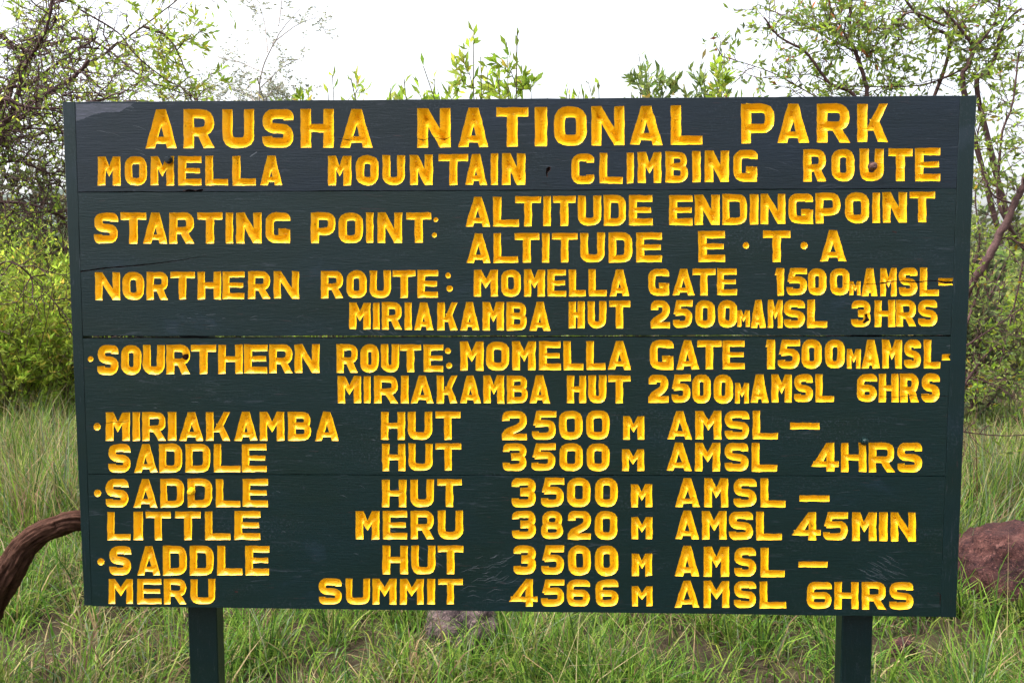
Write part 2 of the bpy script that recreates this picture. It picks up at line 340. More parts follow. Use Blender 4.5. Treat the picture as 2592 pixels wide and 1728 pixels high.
# rows: crop origin, crop scale, text runs; each run: text, box ends of every letter, top/bottom at the first and at the last letter
ROWS = [
 (0, 150, 230, 2.767, [('ARUSHA', [603,823,870,1087,1143,1365,1420,1640,1690,1922,1967,2195], 130,402,127,397),
   ('MOMELLA', [270,428,458,612,640,803,832,995,1023,1182,1212,1375,1408,1562], 460,662,455,662)]),
 (0, 950, 230, 2.767, [('NATIONAL', [295,527,582,792,847,1071,1116,1203,1253,1480,1513,1744,1782,2012,2070,2291], 122,396,103,376),
   ('MOUNTAIN', [-332,-169,-136,23,50,208,242,402,443,650,628,783,808,858,888,1050], 454,662,438,657),
   ('CLIMBING', [1373,1532,1570,1732,1760,1810,1838,2003,2032,2192,2220,2278,2307,2477,2508,2675], 440,652,415,635)]),
 (0, 1700, 230, 2.767, [('PARK', [487,720,740,962,1017,1250,1300,1515], 92,368,90,358), ('ROUTE', [922,1083,1120,1281,1317,1485,1517,1687,1705,1882], 410,634,400,632)]),
 (1, 150, 470, 2.767, [('STARTING', [243,412,428,610,588,757,770,945,967,1142,1165,1217,1240,1417,1445,1617], 188,406,188,402),
   ('POINT', [1762,1937,1957,2127,2150,2200,2229,2401,2431,2604], 188,402,188,400), ('..', [2618,2654,2610,2646], 220,254,328,364)]),
 (1, 950, 470, 2.767, [('ALTITUDE', [632,805,825,1005,980,1160,1177,1229,1243,1402,1418,1582,1597,1755,1777,1940], 78,287,67,276),
   ('ALTITUDE', [640,807,828,1000,975,1147,1167,1219,1237,1415,1435,1607,1632,1800,1827,2008], 335,540,327,535)]),
 (1, 1700, 470, 2.767, [('ENDINGPOINT', [-17,147,162,336,353,530,549,607,622,798,820,990,1007,1185,1215,1383,1407,1458,1477,1647,1665,1845], 66,276,42,256),
   ('E', [187,373], 318,533,318,533), ('.', [497,543], 393,440,393,440), ('T', [640,832], 315,533,315,533), ('.', [900,955], 396,444,396,444), ('A', [1040,1223], 312,529,312,529)]),
 (1, 200, 660, 2.94, [('NORTHERN', [120,305,325,483,502,663,678,860,882,1056,1068,1230,1257,1424,1449,1637], 85,292,77,280),
   ('ROUTE', [1800,1967,1990,2140,2163,2320,2335,2503,2518,2671], 75,278,68,274)]),
 (1, 900, 660, 2.94, [('..', [668,710,676,724], 86,130,182,228), ('MOMELLA', [880,1058,1083,1230,1253,1408,1428,1565,1587,1713,1735,1868,1890,2038], 67,266,62,262),
   ('MIRIAKAMBA', [-48,112,130,177,195,345,365,417,433,580,608,760,778,920,945,1103,1122,1278,1295,1448], 310,508,306,520), ('HUT', [1587,1705,1727,1865,1885,2043], 303,502,297,500)]),
 (1, 1640, 660, 2.94, [('GATE', [5,158,183,347,330,503,515,660], 60,258,58,255), ('1500', [945,1012,1030,1183,1190,1328,1355,1500], 55,257,55,255), ('m', [1498,1583], 152,255,152,255),
   ('AMSL', [1590,1710,1730,1850,1865,2005,2023,2165], 55,262,48,260), ('-', [2160,2278], 130,182,130,182),
   ('2500', [22,163,183,332,353,498,520,663], 293,500,291,497), ('m', [665,757], 365,490,365,490), ('AMSL', [765,877,892,1002,1010,1168,1185,1333], 290,499,288,496),
   ('3HRS', [1513,1658,1687,1840,1847,1998,2010,2155], 293,494,290,487)]),
 (2, 200, 850, 2.94, [('.', [64,108], 148,192,148,192), ('SOURTHERN', [137,293,312,463,475,637,650,828,833,1018,1035,1217,1228,1400,1415,1590,1605,1788], 68,290,62,273)]),
 (2, 840, 850, 2.94, [('ROUTE', [35,195,213,348,365,500,505,665,683,828], 60,272,62,266), ('..', [841,889,848,896], 88,132,196,242),
   ('MOMELLA', [955,1127,1147,1320,1343,1516,1542,1703,1724,1870,1893,2035,2053,2228], 42,257,37,250),
   ('MIRIAKAMBA', [43,217,237,288,315,493,515,570,587,757,780,933,952,1107,1127,1282,1302,1460,1470,1625], 297,500,292,499), ('HUT', [1750,1892,1908,2041,2055,2222], 293,497,292,500)]),
 (2, 1640, 850, 2.94, [('GATE', [15,190,210,380,367,547,555,720], 30,250,33,247), ('1500', [875,945,965,1132,1143,1293,1318,1465], 28,245,26,240), ('m', [1480,1583], 96,241,96,241),
   ('AMSL', [1592,1727,1743,1890,1905,2033,2053,2177], 28,241,26,240), ('-', [2187,2275], 135,180,135,180),
   ('2500', [5,152,172,318,330,468,490,632], 286,496,286,502), ('m', [648,750], 350,500,350,500), ('AMSL', [762,898,920,1070,1087,1228,1246,1385], 286,495,284,491),
   ('6HRS', [1555,1703,1717,1865,1875,2015,2035,2173], 282,492,278,492)]),
 (2, 200, 1020, 2.94, [('.', [107,160], 145,202,145,202), ('MIRIAKAMBA', [200,377,398,452,470,647,662,723,745,927,945,1125,1155,1327,1345,1527,1555,1730,1755,1933], 68,278,63,278),
   ('SADDLE', [217,385,410,582,593,768,790,978,1003,1200,1212,1395], 303,515,303,510)]),
 (2, 900, 1020, 2.94, [('HUT', [190,368,390,570,593,780], 64,272,62,270), ('2500', [1090,1275,1310,1493,1515,1688,1715,1890], 58,273,55,268), ('m', [1990,2148], 97,270,97,270),
   ('HUT', [198,370,393,572,593,785], 302,503,298,499), ('3500', [1093,1272,1307,1488,1518,1690,1720,1888], 297,503,299,503), ('m', [1983,2147], 342,502,342,502)]),
 (2, 1640, 1020, 2.94, [('AMSL', [145,327,353,547,572,755,780,967], 57,268,55,268), ('-', [1058,1277], 145,193,145,193), ('AMSL', [137,325,350,537,570,748,773,962], 293,502,294,507),
   ('4HRS', [1215,1418,1437,1625,1643,1838,1855,2040], 295,508,293,514)]),
 (3, 200, 1200, 2.94, [('.', [111,166], 112,165,112,165), ('SADDLE', [197,367,405,583,603,782,807,992,1018,1200,1218,1405], 33,246,33,240),
   ('LITTLE', [210,383,407,475,495,683,715,905,938,1128,1157,1350], 280,488,272,485)]),
 (3, 900, 1200, 2.94, [('HUT', [197,377,407,582,607,790], 38,243,35,240), ('3500', [1160,1342,1377,1552,1575,1748,1783,1950], 24,243,24,240), ('m', [2050,2207], 72,242,72,242),
   ('MERU', [0,177,203,383,410,585,613,798], 272,482,268,480), ('3820', [1163,1342,1377,1547,1580,1750,1782,1948], 268,480,272,485), ('m', [2053,2208], 317,480,317,480)]),
 (3, 1640, 1200, 2.94, [('AMSL', [202,387,420,597,637,808,838,1022], 27,242,28,243), ('-', [1127,1350], 155,202,155,202), ('AMSL', [202,380,402,585,603,783,805,997], 270,480,276,488),
   ('45MIN', [1070,1285,1302,1488,1520,1700,1720,1783,1807,1993], 280,488,282,497)]),
 (3, 200, 1360, 2.94, [('.', [134,190], 153,203,153,203), ('SADDLE', [225,388,433,605,622,802,822,1002,1028,1215,1237,1415], 62,278,60,278), ('MERU', [220,400,433,613,632,800,830,1013], 306,490,306,494)]),
 (3, 800, 1360, 2.94, [('HUT', [495,683,708,888,905,1097], 58,272,58,270), ('3500', [1467,1635,1675,1845,1877,2043,2075,2248], 54,273,58,283), ('m', [2350,2500], 118,282,118,282),
   ('SUMMIT', [20,190,220,400,420,597,625,800,827,885,907,1092], 303,495,306,495), ('4566', [1433,1647,1672,1847,1865,2038,2080,2250], 308,510,311,512), ('m', [2350,2503], 360,507,360,507)]),
 (3, 1640, 1360, 2.94, [('AMSL', [202,382,415,603,642,805,838,1018], 60,287,76,292), ('-', [1118,1337], 177,220,177,220), ('AMSL', [197,383,415,605,640,805,832,1028], 318,518,324,524),
   ('6HRS', [1183,1368,1388,1567,1592,1772,1797,1975], 328,528,330,534)]),
]

def wob(x, z):
    """hand-cut wander of an outline, metres"""
    a = noise.noise(Vector((x * 55, z * 55, 1.3))); b = noise.noise(Vector((x * 55, z * 55, 9.7)))
    c = noise.noise(Vector((x * 190, z * 190, 4.1))); d = noise.noise(Vector((x * 190, z * 190, 6.2)))
    return x + a * .0016 + c * .0006, z + b * .0016 + d * .0006

# plank outlines in photo pixels (left top, right top, right bottom, left bottom)
LX = lambda y: 190 + (233 - 190) * (y - 260) / (1530 - 260)        # joint with the left end board
RX = lambda y: 2430 + (2379 - 2430) * (y - 243) / (1560 - 243)
def quad(yl0, yr0, yl1, yr1): return [(LX(yl0), yl0), (RX(yr0), yr0), (RX(yr1), yr1), (LX(yl1), yl1)]
PLQ = [quad(258.5, 242.5, 485.5, 476.2), quad(488.0, 478.2, 849.8, 847.6), quad(857.0, 852.0, 1198.6, 1203.3), quad(1200.8, 1205.3, 1533.0, 1560.0)]
def crop(ox, oy, s, pts): return [(ox + x / s, oy + y / s) for x, y in pts]
# cracks: plank, photo-pixel polyline, widths in px
CR = [
 (1, crop(150, 470, 2.767, [(132, 603), (330, 576), (640, 549), (820, 526), (930, 508), (1025, 490)]), [3.2, 3.4, 2.6, 1.8, 1.4, .6], 0),
 (1, crop(1640, 660, 2.94, [(1462, 170), (1600, 176), (1700, 171), (1760, 164), (1820, 153), (1940, 154), (2020, 159), (2100, 148), (2170, 153), (2225, 163), (2292, 158)]), [.8, 1.2, 1.4, 3.4, 2.6, 2.4, 3, 2.6, 3.4, 7, 5], 0),
 (0, crop(150, 230, 2.767, [(1950, 334), (2045, 342)]), [1, 2], 0),
 (0, crop(950, 230, 2.767, [(296, 336), (330, 341), (372, 332), (430, 328), (480, 335), (528, 322)]), [1.8, 3, 1, 1.2, 2.6, .8], 0),
 (0, crop(150, 230, 2.767, [(866, 704), (905, 699), (965, 702), (1008, 693)]), [5, 8.0, 6.5, 4], 0),
 (0, crop(950, 230, 2.767, [(1222, 530), (1212, 552), (1200, 575), (1204, 604)]), [5, 12, 6, 3], 0),
 (0, crop(950, 230, 2.767, [(1170, 640), (1222, 664)]), [.7, .7], 0),
 (0, crop(150, 230, 2.767, [(1212, 660), (1300, 650), (1340, 656), (1372, 645)]), [.7, 1.3, 1.1, .7], 0),
 (2, crop(1640, 850, 2.94, [(1700, 452), (1860, 456), (2030, 440), (2120, 446), (2250, 450)]), [.8, 1.2, 1.6, 1, .8], 0),
 (2, crop(200, 1020, 2.94, [(45, 177), (110, 160), (250, 145), (400, 138)]), [.7, 1.3, 1.2, .7], 0),
 (1, crop(1700, 470, 2.767, [(1545, 318), (1575, 328)]), [2, 4], 0),
 (0, crop(150, 230, 2.767, [(1335, 462), (1385, 428)]), [2, 2], 1),
 (2, crop(200, 850, 2.94, [(778, 158), (802, 158)]), [14, 15], 0),
 (3, crop(200, 1360, 2.94, [(1160, 402), (1182, 404)]), [3, 3], 0),
 (1, crop(1640, 660, 2.94, [(1630, 395), (1640, 440), (1612, 462)]), [5, 8, 5], 0),
 (3, crop(1640, 1360, 2.94, [(2155, 410), (2176, 424), (2172, 500)]), [2, 2.5, .8], 0),
]
rs = random.Random(5)
def scratches(pl, ox, oy, n, x0, x1, y0, y1, ang, ln, curve):
    for _ in range(n):
        x = rs.uniform(x0, x1); y = rs.uniform(y0, y1); a = R(ang + rs.uniform(-8, 8)); L = ln * rs.uniform(.4, 1.2)
        pts = [(ox + (x + L * u * math.cos(a + curve * u)) / 2.94, oy + (y + L * u * math.sin(a + curve * u)) / 2.94) for u in (0, .5, 1)]
        CR.append((pl, pts, [.3, rs.uniform(.5, 1.0), .25], 1))
scratches(3, 800, 1360, 16, 1150, 1400, 150, 370, 8, 110, -.5)
scratches(3, 800, 1360, 20, 660, 900, 20, 190, 28, 80, .1)
scratches(3, 800, 1360, 14, 1080, 1350, 230, 480, -40, 120, .6)
scratches(3, 1640, 1360, 24, 1540, 1820, 130, 300, 17, 110, .15)
scratches(1, 1200 - 340, 660, 14, 60, 420, 505, 545, 20, 60, .2)
scratches(1, 1640, 660, 12, 600, 1300, 505, 545, 20, 60, .2)
scratches(1, 200, 660, 14, 560, 1800, 390, 520, -12, 60, .1)
scratches(0, 200, 250, 14, 60, 800, 30, 420, 8, 100, .2)
scratches(0, 1200, 250, 10, 60, 2200, 20, 620, 3, 120, .1)
scratches(2, 1640, 850, 8, 2195, 2260, 60, 200, -4, 70, -.2)
scratches(2, 300, 1000, 10, 60, 2200, 20, 500, -8, 60, .2)
scratches(3, 300, 1220, 16, 60, 2200, 20, 900, 10, 60, .2)
# glare wedge on the top plank, put into the colour of this polygon
GLARE_PATCH = [(118, 92), (300, 90), (530, 86), (470, 118), (420, 150), (330, 150), (240, 168), (160, 200), (120, 214), (118, 92)]

sign = empty('park_sign', (0, 0, 0))
tag(sign, 'large dark green wooden notice board of routes with carved yellow lettering on two posts', 'sign')
SLOPE = 1.15
THICK = 0.040

def strip_faces(secs, closed, free, w, spokes):
    """subdivide a chisel stroke; return list of quads (each 4 pts) and centre-line points"""
    quads = []; cen = []; fine = []
    for (a, b), (c, d) in zip(secs[:-1], secs[1:]):
        L = max(math.hypot(c[0] - a[0], c[1] - a[1]), math.hypot(d[0] - b[0], d[1] - b[1])); n = max(1, int(L / 8.0))
        for k in range(n):
            u = k / n; fine.append(((a[0] + (c[0] - a[0]) * u, a[1] + (c[1] - a[1]) * u), (b[0] + (d[0] - b[0]) * u, b[1] + (d[1] - b[1]) * u)))
    fine.append(secs[-1])
    if closed: fine[-1] = fine[0]
    mid = [((a[0] + b[0]) / 2, (a[1] + b[1]) / 2) for a, b in fine]
    ln = [0]
    for p, q in zip(mid[:-1], mid[1:]): ln.append(ln[-1] + math.hypot(q[0] - p[0], q[1] - p[1]))
    tot = ln[-1]; ins = w / 2
    if closed: cen = mid
    else:
        def pt(s_):
            for i in range(len(ln) - 1):
                if s_ <= ln[i + 1] + 1e-9:
                    u = (s_ - ln[i]) / max(1e-9, ln[i + 1] - ln[i]); return (mid[i][0] + (mid[i + 1][0] - mid[i][0]) * u, mid[i][1] + (mid[i + 1][1] - mid[i][1]) * u)
            return mid[-1]
        s0 = ins if free[0] else 0; s1 = tot - (ins if free[1] else 0)
        if s1 < s0: s0 = s1 = tot / 2
        cen = [pt(s0)] + [m for m, l in zip(mid, ln) if s0 + 1 < l < s1 - 1] + [pt(s1)]
        if free[0]: spokes += [(cen[0], secs[0][0]), (cen[0], secs[0][1])]
        if free[1]: spokes += [(cen[-1], secs[-1][0]), (cen[-1], secs[-1][1])]
    return [(p[0], p[1], q[1], q[0]) for p, q in zip(fine[:-1], fine[1:])], cen

MM = 1000.0
planks = []
letter_count = 0
for pi in range(4):
    verts = []; edges = []; faces = []; finfo = []
    vmap = {}
    def addv(x, z):
        key = (round(x * MM, 3), round(z * MM, 3))
        if key not in vmap: vmap[key] = len(verts); verts.append(Vector((x * MM, z * MM)))
        return vmap[key]
    def addpoly(pts, info):
        ids = []
        for p in pts:
            k = addv(*p)
            if not ids or ids[-1] != k: ids.append(k)
        if ids[0] == ids[-1]: ids.pop()
        if len(set(ids)) < 3: return
        A = 0
        for i in range(len(ids)): a, b = verts[ids[i - 1]], verts[ids[i]]; A += a.x * b.y - b.x * a.y
        if abs(A) < 1e-3: return
        if A < 0: ids.reverse()
        faces.append(ids); finfo.append(info)
    # board outline, slightly worn
    q = PLQ[pi]; outline = []
    for k in range(4):
        (ax_, ay_), (bx_, by_) = q[k], q[(k + 1) % 4]; n = 90 if k in (0, 2) else 14
        for j in range(n):
            u = j / n; x, z = onboard(ax_ + (bx_ - ax_) * u, ay_ + (by_ - ay_) * u)
            e = .0009 * noise.noise(Vector((x * 9, z * 9, pi))) + .0006 * noise.noise(Vector((x * 60, z * 60, pi)))
            if pi == 1 and k == 2: e += .0014 * noise.noise(Vector((x * 25, 3.3, 0)))
            if k in (0, 2): z += e
            else: x += e * .6
            outline.append((x, z))
    addpoly(outline, ('board', 0))
    nb = len(outline)
    letters = []
    for (pl, ox, oy, s, runs) in ROWS:
        if pl != pi: continue
        for text, bx, t0, b0, t1, b1 in runs:
            n = len(text)
            for k, ch in enumerate(text):
                u = k / (n - 1) if n > 1 else 0
                X0, X1 = ox + bx[2 * k] / s, ox + bx[2 * k + 1] / s
                yt = oy + (t0 + (t1 - t0) * u) / s; yb = oy + (b0 + (b1 - b0) * u) / s
                if text == '..': yt, yb = (oy + t0 / s, oy + b0 / s) if k == 0 else (oy + t1 / s, oy + b1 / s)
                W, H = X1 - X0, yb - yt; kind = 'letter'
                lid = len(letters)
                def B(p):          # glyph box -> board (metres), wandering like a hand-cut edge
                    x, z = onboard(X0 + p[0], yb - p[1]); return wob(x, z)
                if ch == '.':
                    kind = 'dot'; r = (W + H) / 4; ph = rs.random()
                    addpoly([B((W / 2 + r * math.cos(a * math.pi / 4.5 + ph), H / 2 + r * math.sin(a * math.pi / 4.5 + ph))) for a in range(9)], ('L', lid)); addv(*B((W / 2, H / 2)))
                else:
                    gq = []; w_ = H * (.30 if ch == 'm' else .262) * rs.uniform(.97, 1.04)
                    if ch == '-': w_ = H; kind = 'dash'
                    if ch == 'I': w_ = W
                    w_ = min(w_, W * (.34 if ch in 'Mm' else .36 if ch == 'N' else .44)) if ch not in 'I-1' else w_
                    for secs, closed, free in glyph(ch.upper(), W, H, w_):
                        spokes = []; qs, cen = strip_faces(secs, closed, free, w_, spokes)
                        for qd in qs: addpoly([B(p) for p in qd], ('L', lid))
                        for p, q2 in spokes: edges.append((addv(*B(p)), addv(*B(q2))))
                        gq += qs
                        ids = [addv(*B(p)) for p in cen]
                        for a, b in zip(ids[:-1], ids[1:]):
                            if a != b: edges.append((a, b))
                    # chisel facets: extra points on the carved floor
                    GQ = np.array(gq); gs = 3.6; gx, gy = np.meshgrid(np.arange(1, W, gs), np.arange(1, H, gs * .87)); gx = gx + (np.arange(gx.shape[0]) % 2)[:, None] * gs / 2
                    gp = np.stack([gx.ravel(), gy.ravel()], 1); ok = np.zeros(len(gp), bool)
                    for Qd in GQ:
                        sg = np.stack([(Qd[(k_ + 1) % 4, 0] - Qd[k_, 0]) * (gp[:, 1] - Qd[k_, 1]) - (Qd[(k_ + 1) % 4, 1] - Qd[k_, 1]) * (gp[:, 0] - Qd[k_, 0]) for k_ in range(4)])
                        ok |= (sg > 0).all(0) | (sg < 0).all(0)
                    for p in gp[ok]: addv(*B(p))
                letters.append((kind, ch.upper()))
    crk = []; nocentre = []
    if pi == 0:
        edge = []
        for (xa, ya), (xb, yb_) in zip(GLARE_PATCH[:-1], GLARE_PATCH[1:]):
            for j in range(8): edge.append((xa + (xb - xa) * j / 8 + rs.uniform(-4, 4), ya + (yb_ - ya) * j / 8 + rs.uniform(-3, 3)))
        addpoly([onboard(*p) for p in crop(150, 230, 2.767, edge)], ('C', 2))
    for (pl, pts, wd, kindc) in CR:
        if pl != pi: continue
        fine = []; fw = []
        for (p, q_), (wa, wb) in zip(zip(pts[:-1], pts[1:]), zip(wd[:-1], wd[1:])):
            n = max(1, int(math.hypot(q_[0] - p[0], q_[1] - p[1]) / 7))
            for j in range(n):
                u = j / n; jx = rs.uniform(-.5, .5) * (kindc == 0); fine.append((p[0] + (q_[0] - p[0]) * u, p[1] + (q_[1] - p[1]) * u + jx * .9)); fw.append(max(.3, (wa + (wb - wa) * u) * rs.uniform(.75, 1.25)))
        fine.append(pts[-1]); fw.append(max(.3, wd[-1]))
        big = max(fw) > 11
        secs = sections(fine, 1.0)
        L_ = []
        for (a, b), c, wv in zip(secs, fine, fw):
            L_.append((onboard(c[0] + (a[0] - c[0]) * wv, c[1] + (a[1] - c[1]) * wv), onboard(c[0] + (b[0] - c[0]) * wv, c[1] + (b[1] - c[1]) * wv)))
        if big and len(fine) <= 2:      # round hole
            cx_ = sum(p[0] for p in fine) / len(fine); cy_ = sum(p[1] for p in fine) / len(fine)
            addpoly([onboard(cx_ + 8 * math.cos(a * math.pi / 6), cy_ + 8 * math.sin(a * math.pi / 6)) for a in range(12)], ('C', 0)); k0 = addv(*onboard(cx_, cy_)); crk.append((k0, .02)); continue
        for p, q_ in zip(L_[:-1], L_[1:]): addpoly([p[0], p[1], q_[1], q_[0]], ('C', kindc))
        if kindc == 0:
            for c, wv in list(zip(fine, fw))[1:-1]:
                k0 = addv(*onboard(*c)); crk.append((k0, min(.012, wv * .0028)))
    out = delaunay_2d_cdt(verts, edges, faces, 1, 1e-4, True)
    ov, oe, of, orv, ore, orf = out
    P = np.array([(v.x, v.y) for v in ov]) / MM
    extra = np.zeros(len(P)); back = {}
    for i, src in enumerate(orv):
        for s_ in src: back[s_] = i
    for k0, e in crk:
        if k0 in back: extra[back[k0]] = e
    tri = np.array(of); cen_ = P[tri].mean(1) * MM
    owner = np.full(len(of), -1); iscr = np.full(len(of), -1); keep = np.zeros(len(of), bool)
    order = np.argsort(cen_[:, 0]); cx_s = cen_[order, 0]
    for ids, (kd, v) in zip(faces, finfo):
        pg = np.array([tuple(verts[k]) for k in ids]); lo, hi = pg.min(0), pg.max(0)
        cand = order[np.searchsorted(cx_s, lo[0]):np.searchsorted(cx_s, hi[0])]
        cand = cand[(cen_[cand, 1] >= lo[1]) & (cen_[cand, 1] <= hi[1])]
        if not len(cand): continue
        px_, pz_ = cen_[cand, 0], cen_[cand, 1]; ins = np.zeros(len(cand), bool)
        for k in range(len(pg)):
            (xa, za), (xb, zb) = pg[k - 1], pg[k]
            if za == zb: continue
            ins ^= ((za > pz_) != (zb > pz_)) & (px_ < (xb - xa) * (pz_ - za) / (zb - za) + xa)
        hit = cand[ins]
        if kd == 'L': owner[hit] = v; keep[hit] = True
        elif kd == 'C': iscr[hit] = v
        else: keep[hit] = True
    tri = tri[keep]; owner = owner[keep]; iscr = iscr[keep]
    # depth of the V cut = distance to the outline of the letter
    depth = np.zeros(len(P))
    from collections import defaultdict
    ecount = defaultdict(list)
    for i, f in enumerate(tri):
        for k in range(3):
            a, b = int(f[k]), int(f[(k + 1) % 3]); ecount[(min(a, b), max(a, b))].append(i)
    bnd = defaultdict(list); bverts = set()
    for (a, b), fs in ecount.items():
        os_ = {owner[i] for i in fs}
        if len(fs) == 1: os_.add(-1)
        if len(os_) > 1:
            for o_ in os_:
                if o_ >= 0: bnd[o_].append((a, b))
            bverts.add(a); bverts.add(b)
    for lid in range(len(letters)):
        fs = tri[owner == lid]
        if len(fs) == 0: continue
        vs_ = np.array([v for v in np.unique(fs) if v not in bverts])
        if len(vs_) == 0: continue
        E_ = np.array(bnd[lid]); A = P[E_[:, 0]]; Bv = P[E_[:, 1]] - A; L2 = (Bv ** 2).sum(1) + 1e-18
        d = P[vs_][:, None, :] - A[None]; u = np.clip((d * Bv[None]).sum(2) / L2, 0, 1)
        dist = np.sqrt(((d - u[..., None] * Bv[None]) ** 2).sum(2)).min(1)
        depth[vs_] = dist * SLOPE * (1 + .10 * np.array([noise.noise(Vector((P[v_, 0] * 160, P[v_, 1] * 160, 3))) for v_ in vs_]))
    depth += extra
    # slight unevenness of the carved floor
    V3 = np.stack([P[:, 0], depth, P[:, 1]], 1)
    # board mesh: front + chamfer + sides + back
    bm_f = tri[owner < 0]; bm_c = iscr[owner < 0]
    # keep winding so that the front faces -Y : (x,z) CCW seen from -Y
    used = np.unique(bm_f); ren = -np.ones(len(P), int); ren[used] = np.arange(len(used))
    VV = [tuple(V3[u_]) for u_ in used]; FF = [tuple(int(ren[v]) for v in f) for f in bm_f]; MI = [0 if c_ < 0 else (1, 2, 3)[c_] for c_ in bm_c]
    ring = [back[k] for k in faces[0]]
    # true boundary loop (cracks may cut it): use outline order
    cxm = P[ring].mean(0); base = len(VV)
    for (dy, grow) in ((0.0022, 0.0011), (THICK, 0.0011)):
        for r_i in ring:
            x, z = P[r_i]; qx = grow * (1 if x > cxm[0] else -1); qz = grow * (1 if z > cxm[1] else -1)
            VV.append((x + qx * .6, dy, z + qz * .6))
    n = len(ring)
    for k in range(n):
        a, b = ring[k], ring[(k + 1) % n]; k2 = (k + 1) % n
        ia, ib = int(ren[a]), int(ren[b])
        if ia >= 0 and ib >= 0: FF.append((ia, ib, base + k2, base + k)[::-1]); MI.append(0)
        FF.append((base + k, base + k2, base + n + k2, base + n + k)[::-1]); MI.append(0 if (pi == 0 and k < 104) or pi == 3 and k > 103 else 1)
    FF.append(tuple(base + n + k for k in range(n))[::-1]); MI.append(0)
    pme = mesh('plank', VV, FF, [PAINT[pi], RAW, SCR, GLARE], MI)
    plank = link('plank', pme, sign)
    tag(plank, ['topmost plank carrying the park name and route title', 'second plank with the northern route and altitude lines', 'third plank with the southern route and hut lines', 'lowest plank with the little peak and summit lines'][pi])
    planks.append(plank)
    for lid, (kind, ch) in enumerate(letters):
        sel = owner == lid
        if not sel.any(): continue
        fs = tri[sel]; us = np.unique(fs); rn = {int(v): i for i, v in enumerate(us)}
        lm = mesh(kind, V3[us], [tuple(rn[int(v)] for v in f) for f in fs], [YEL, RAW, YEL], [0 if c_ < 0 else (1 if c_ == 0 else 2) for c_ in iscr[sel]])
        link(kind, lm, plank); letter_count += 1
print('letters', letter_count)

# end boards
def slab(name, corners_px, y0, y1, material, parent, nseg=40):
    (a, b, c, d) = corners_px     # lt, rt, rb, lb
    V = []; Fc = []
    rows = []
    for k in range(nseg + 1):
        u = k / nseg
        l = onboard(a[0] + (d[0] - a[0]) * u, a[1] + (d[1] - a[1]) * u); r = onboard(b[0] + (c[0] - b[0]) * u, b[1] + (c[1] - b[1]) * u)
        j1 = .0012 * noise.noise(Vector((l[0], l[1] * 12, 2))) + .0008 * noise.noise(Vector((l[0], l[1] * 70, 2)))
        j2 = .0012 * noise.noise(Vector((r[0], r[1] * 12, 5))) + .0008 * noise.noise(Vector((r[0], r[1] * 70, 5)))
        e = .0010
        rows.append([(l[0] + j1, y1, l[1]), (l[0] + j1, y0 + e, l[1]), (l[0] + j1 + e, y0, l[1]), (r[0] + j2 - e, y0, r[1]), (r[0] + j2, y0 + e, r[1]), (r[0] + j2, y1, r[1])])
    for r_ in rows: V += r_
    for k in range(nseg):
        for j in range(6):
            p = k * 6 + j; q = k * 6 + (j + 1) % 6; Fc.append((p, q, q + 6, p + 6)[::-1])
    Fc.append(tuple(range(6))[::-1]); Fc.append(tuple(nseg * 6 + j for j in range(6)))
    return link(name, mesh(name, V, Fc, material), parent)
eb = slab('end_board', [(157.5, 258), (LX(258) - .5, 258), (LX(1532) - .5, 1531.5), (213, 1531)], -0.0003, .050, PAINT_V, sign); tag(eb, 'narrow upright edging board at the left end')
eb = slab('end_board', [(RX(243) + .9, 243), (2472, 241.5), (2420, 1561), (RX(1560) + .9, 1560.5)], -0.0003, .050, PAINT_V, sign); tag(eb, 'upright edging board at the right end')

# posts
def post(px0, px1, label):
    y0, y1 = THICK + .0015, THICK + .0515
    def wx(px, Y, py=1500): p = at(px, py, Y); return p[0]
    x0, x1 = wx(px0, y0), wx(px1, y0)
    V = []; Fc = []; e = .003; n = 30
    for k in range(n + 1):
        z = -0.35 + (1.85 + .35) * k / n
        j = .001 * noise.noise(Vector((x0, z * 6, 0)))
        V += [(x0 + j, y1, z), (x0 + j, y0 + e, z), (x0 + e + j, y0, z), (x1 - e + j, y0, z), (x1 + j, y0 + e, z), (x1 + j, y1, z)]
    for k in range(n):
        for j in range(6):
            p = k * 6 + j; q = k * 6 + (j + 1) % 6; Fc.append((p, q, q + 6, p + 6))
    Fc.append(tuple(range(6))); Fc.append(tuple(n * 6 + j for j in range(6))[::-1])
    o = link('post', mesh('post', V, Fc, PAINT_P), sign); tag(o, label)
post(434, 500, 'left supporting post of the board'); post(1932, 2003, 'right supporting post of the board')

# bolts
def bolt(plank, px, py, r, mt, hexa, h, label):
    x, z = onboard(px, py); V = [(x, -h * 1.0, z)]; Fc = []; n = 6 if hexa else 14
    prof = [(.45, h), (.8, h * .9), (1.0, h * .6), (1.0, -.004)] if not hexa else [(.5, h), (.9, h * .97), (1.0, h * .8), (1.0, -.004)]
    for pr, hh in prof:
        for k in range(n):
            a = 2 * math.pi * k / n + .3; jj = 1 + .08 * rs.uniform(-1, 1) * (not hexa); V.append((x + r * pr * math.cos(a) * jj, -hh, z + r * pr * math.sin(a) * jj))
    for k in range(n): Fc.append((0, 1 + k, 1 + (k + 1) % n))
    for j in range(len(prof) - 1):
        for k in range(n): a = 1 + j * n + k; b = 1 + j * n + (k + 1) % n; Fc.append((a, a + n, b + n, b))
    # washer / flange against the board
    base = len(V)
    for rr, hh in ((1.25, .0015), (1.3, -.001)):
        for k in range(16): a = 2 * math.pi * k / 16; V.append((x + r * rr * math.cos(a), -hh, z + r * rr * math.sin(a)))
    Fc.append(tuple(base + k for k in range(16)))
    for k in range(16): Fc.append((base + k, base + 16 + k, base + 16 + (k + 1) % 16, base + (k + 1) % 16))
    o = link('bolt', mesh('bolt', V, Fc, mt), plank); tag(o, label)
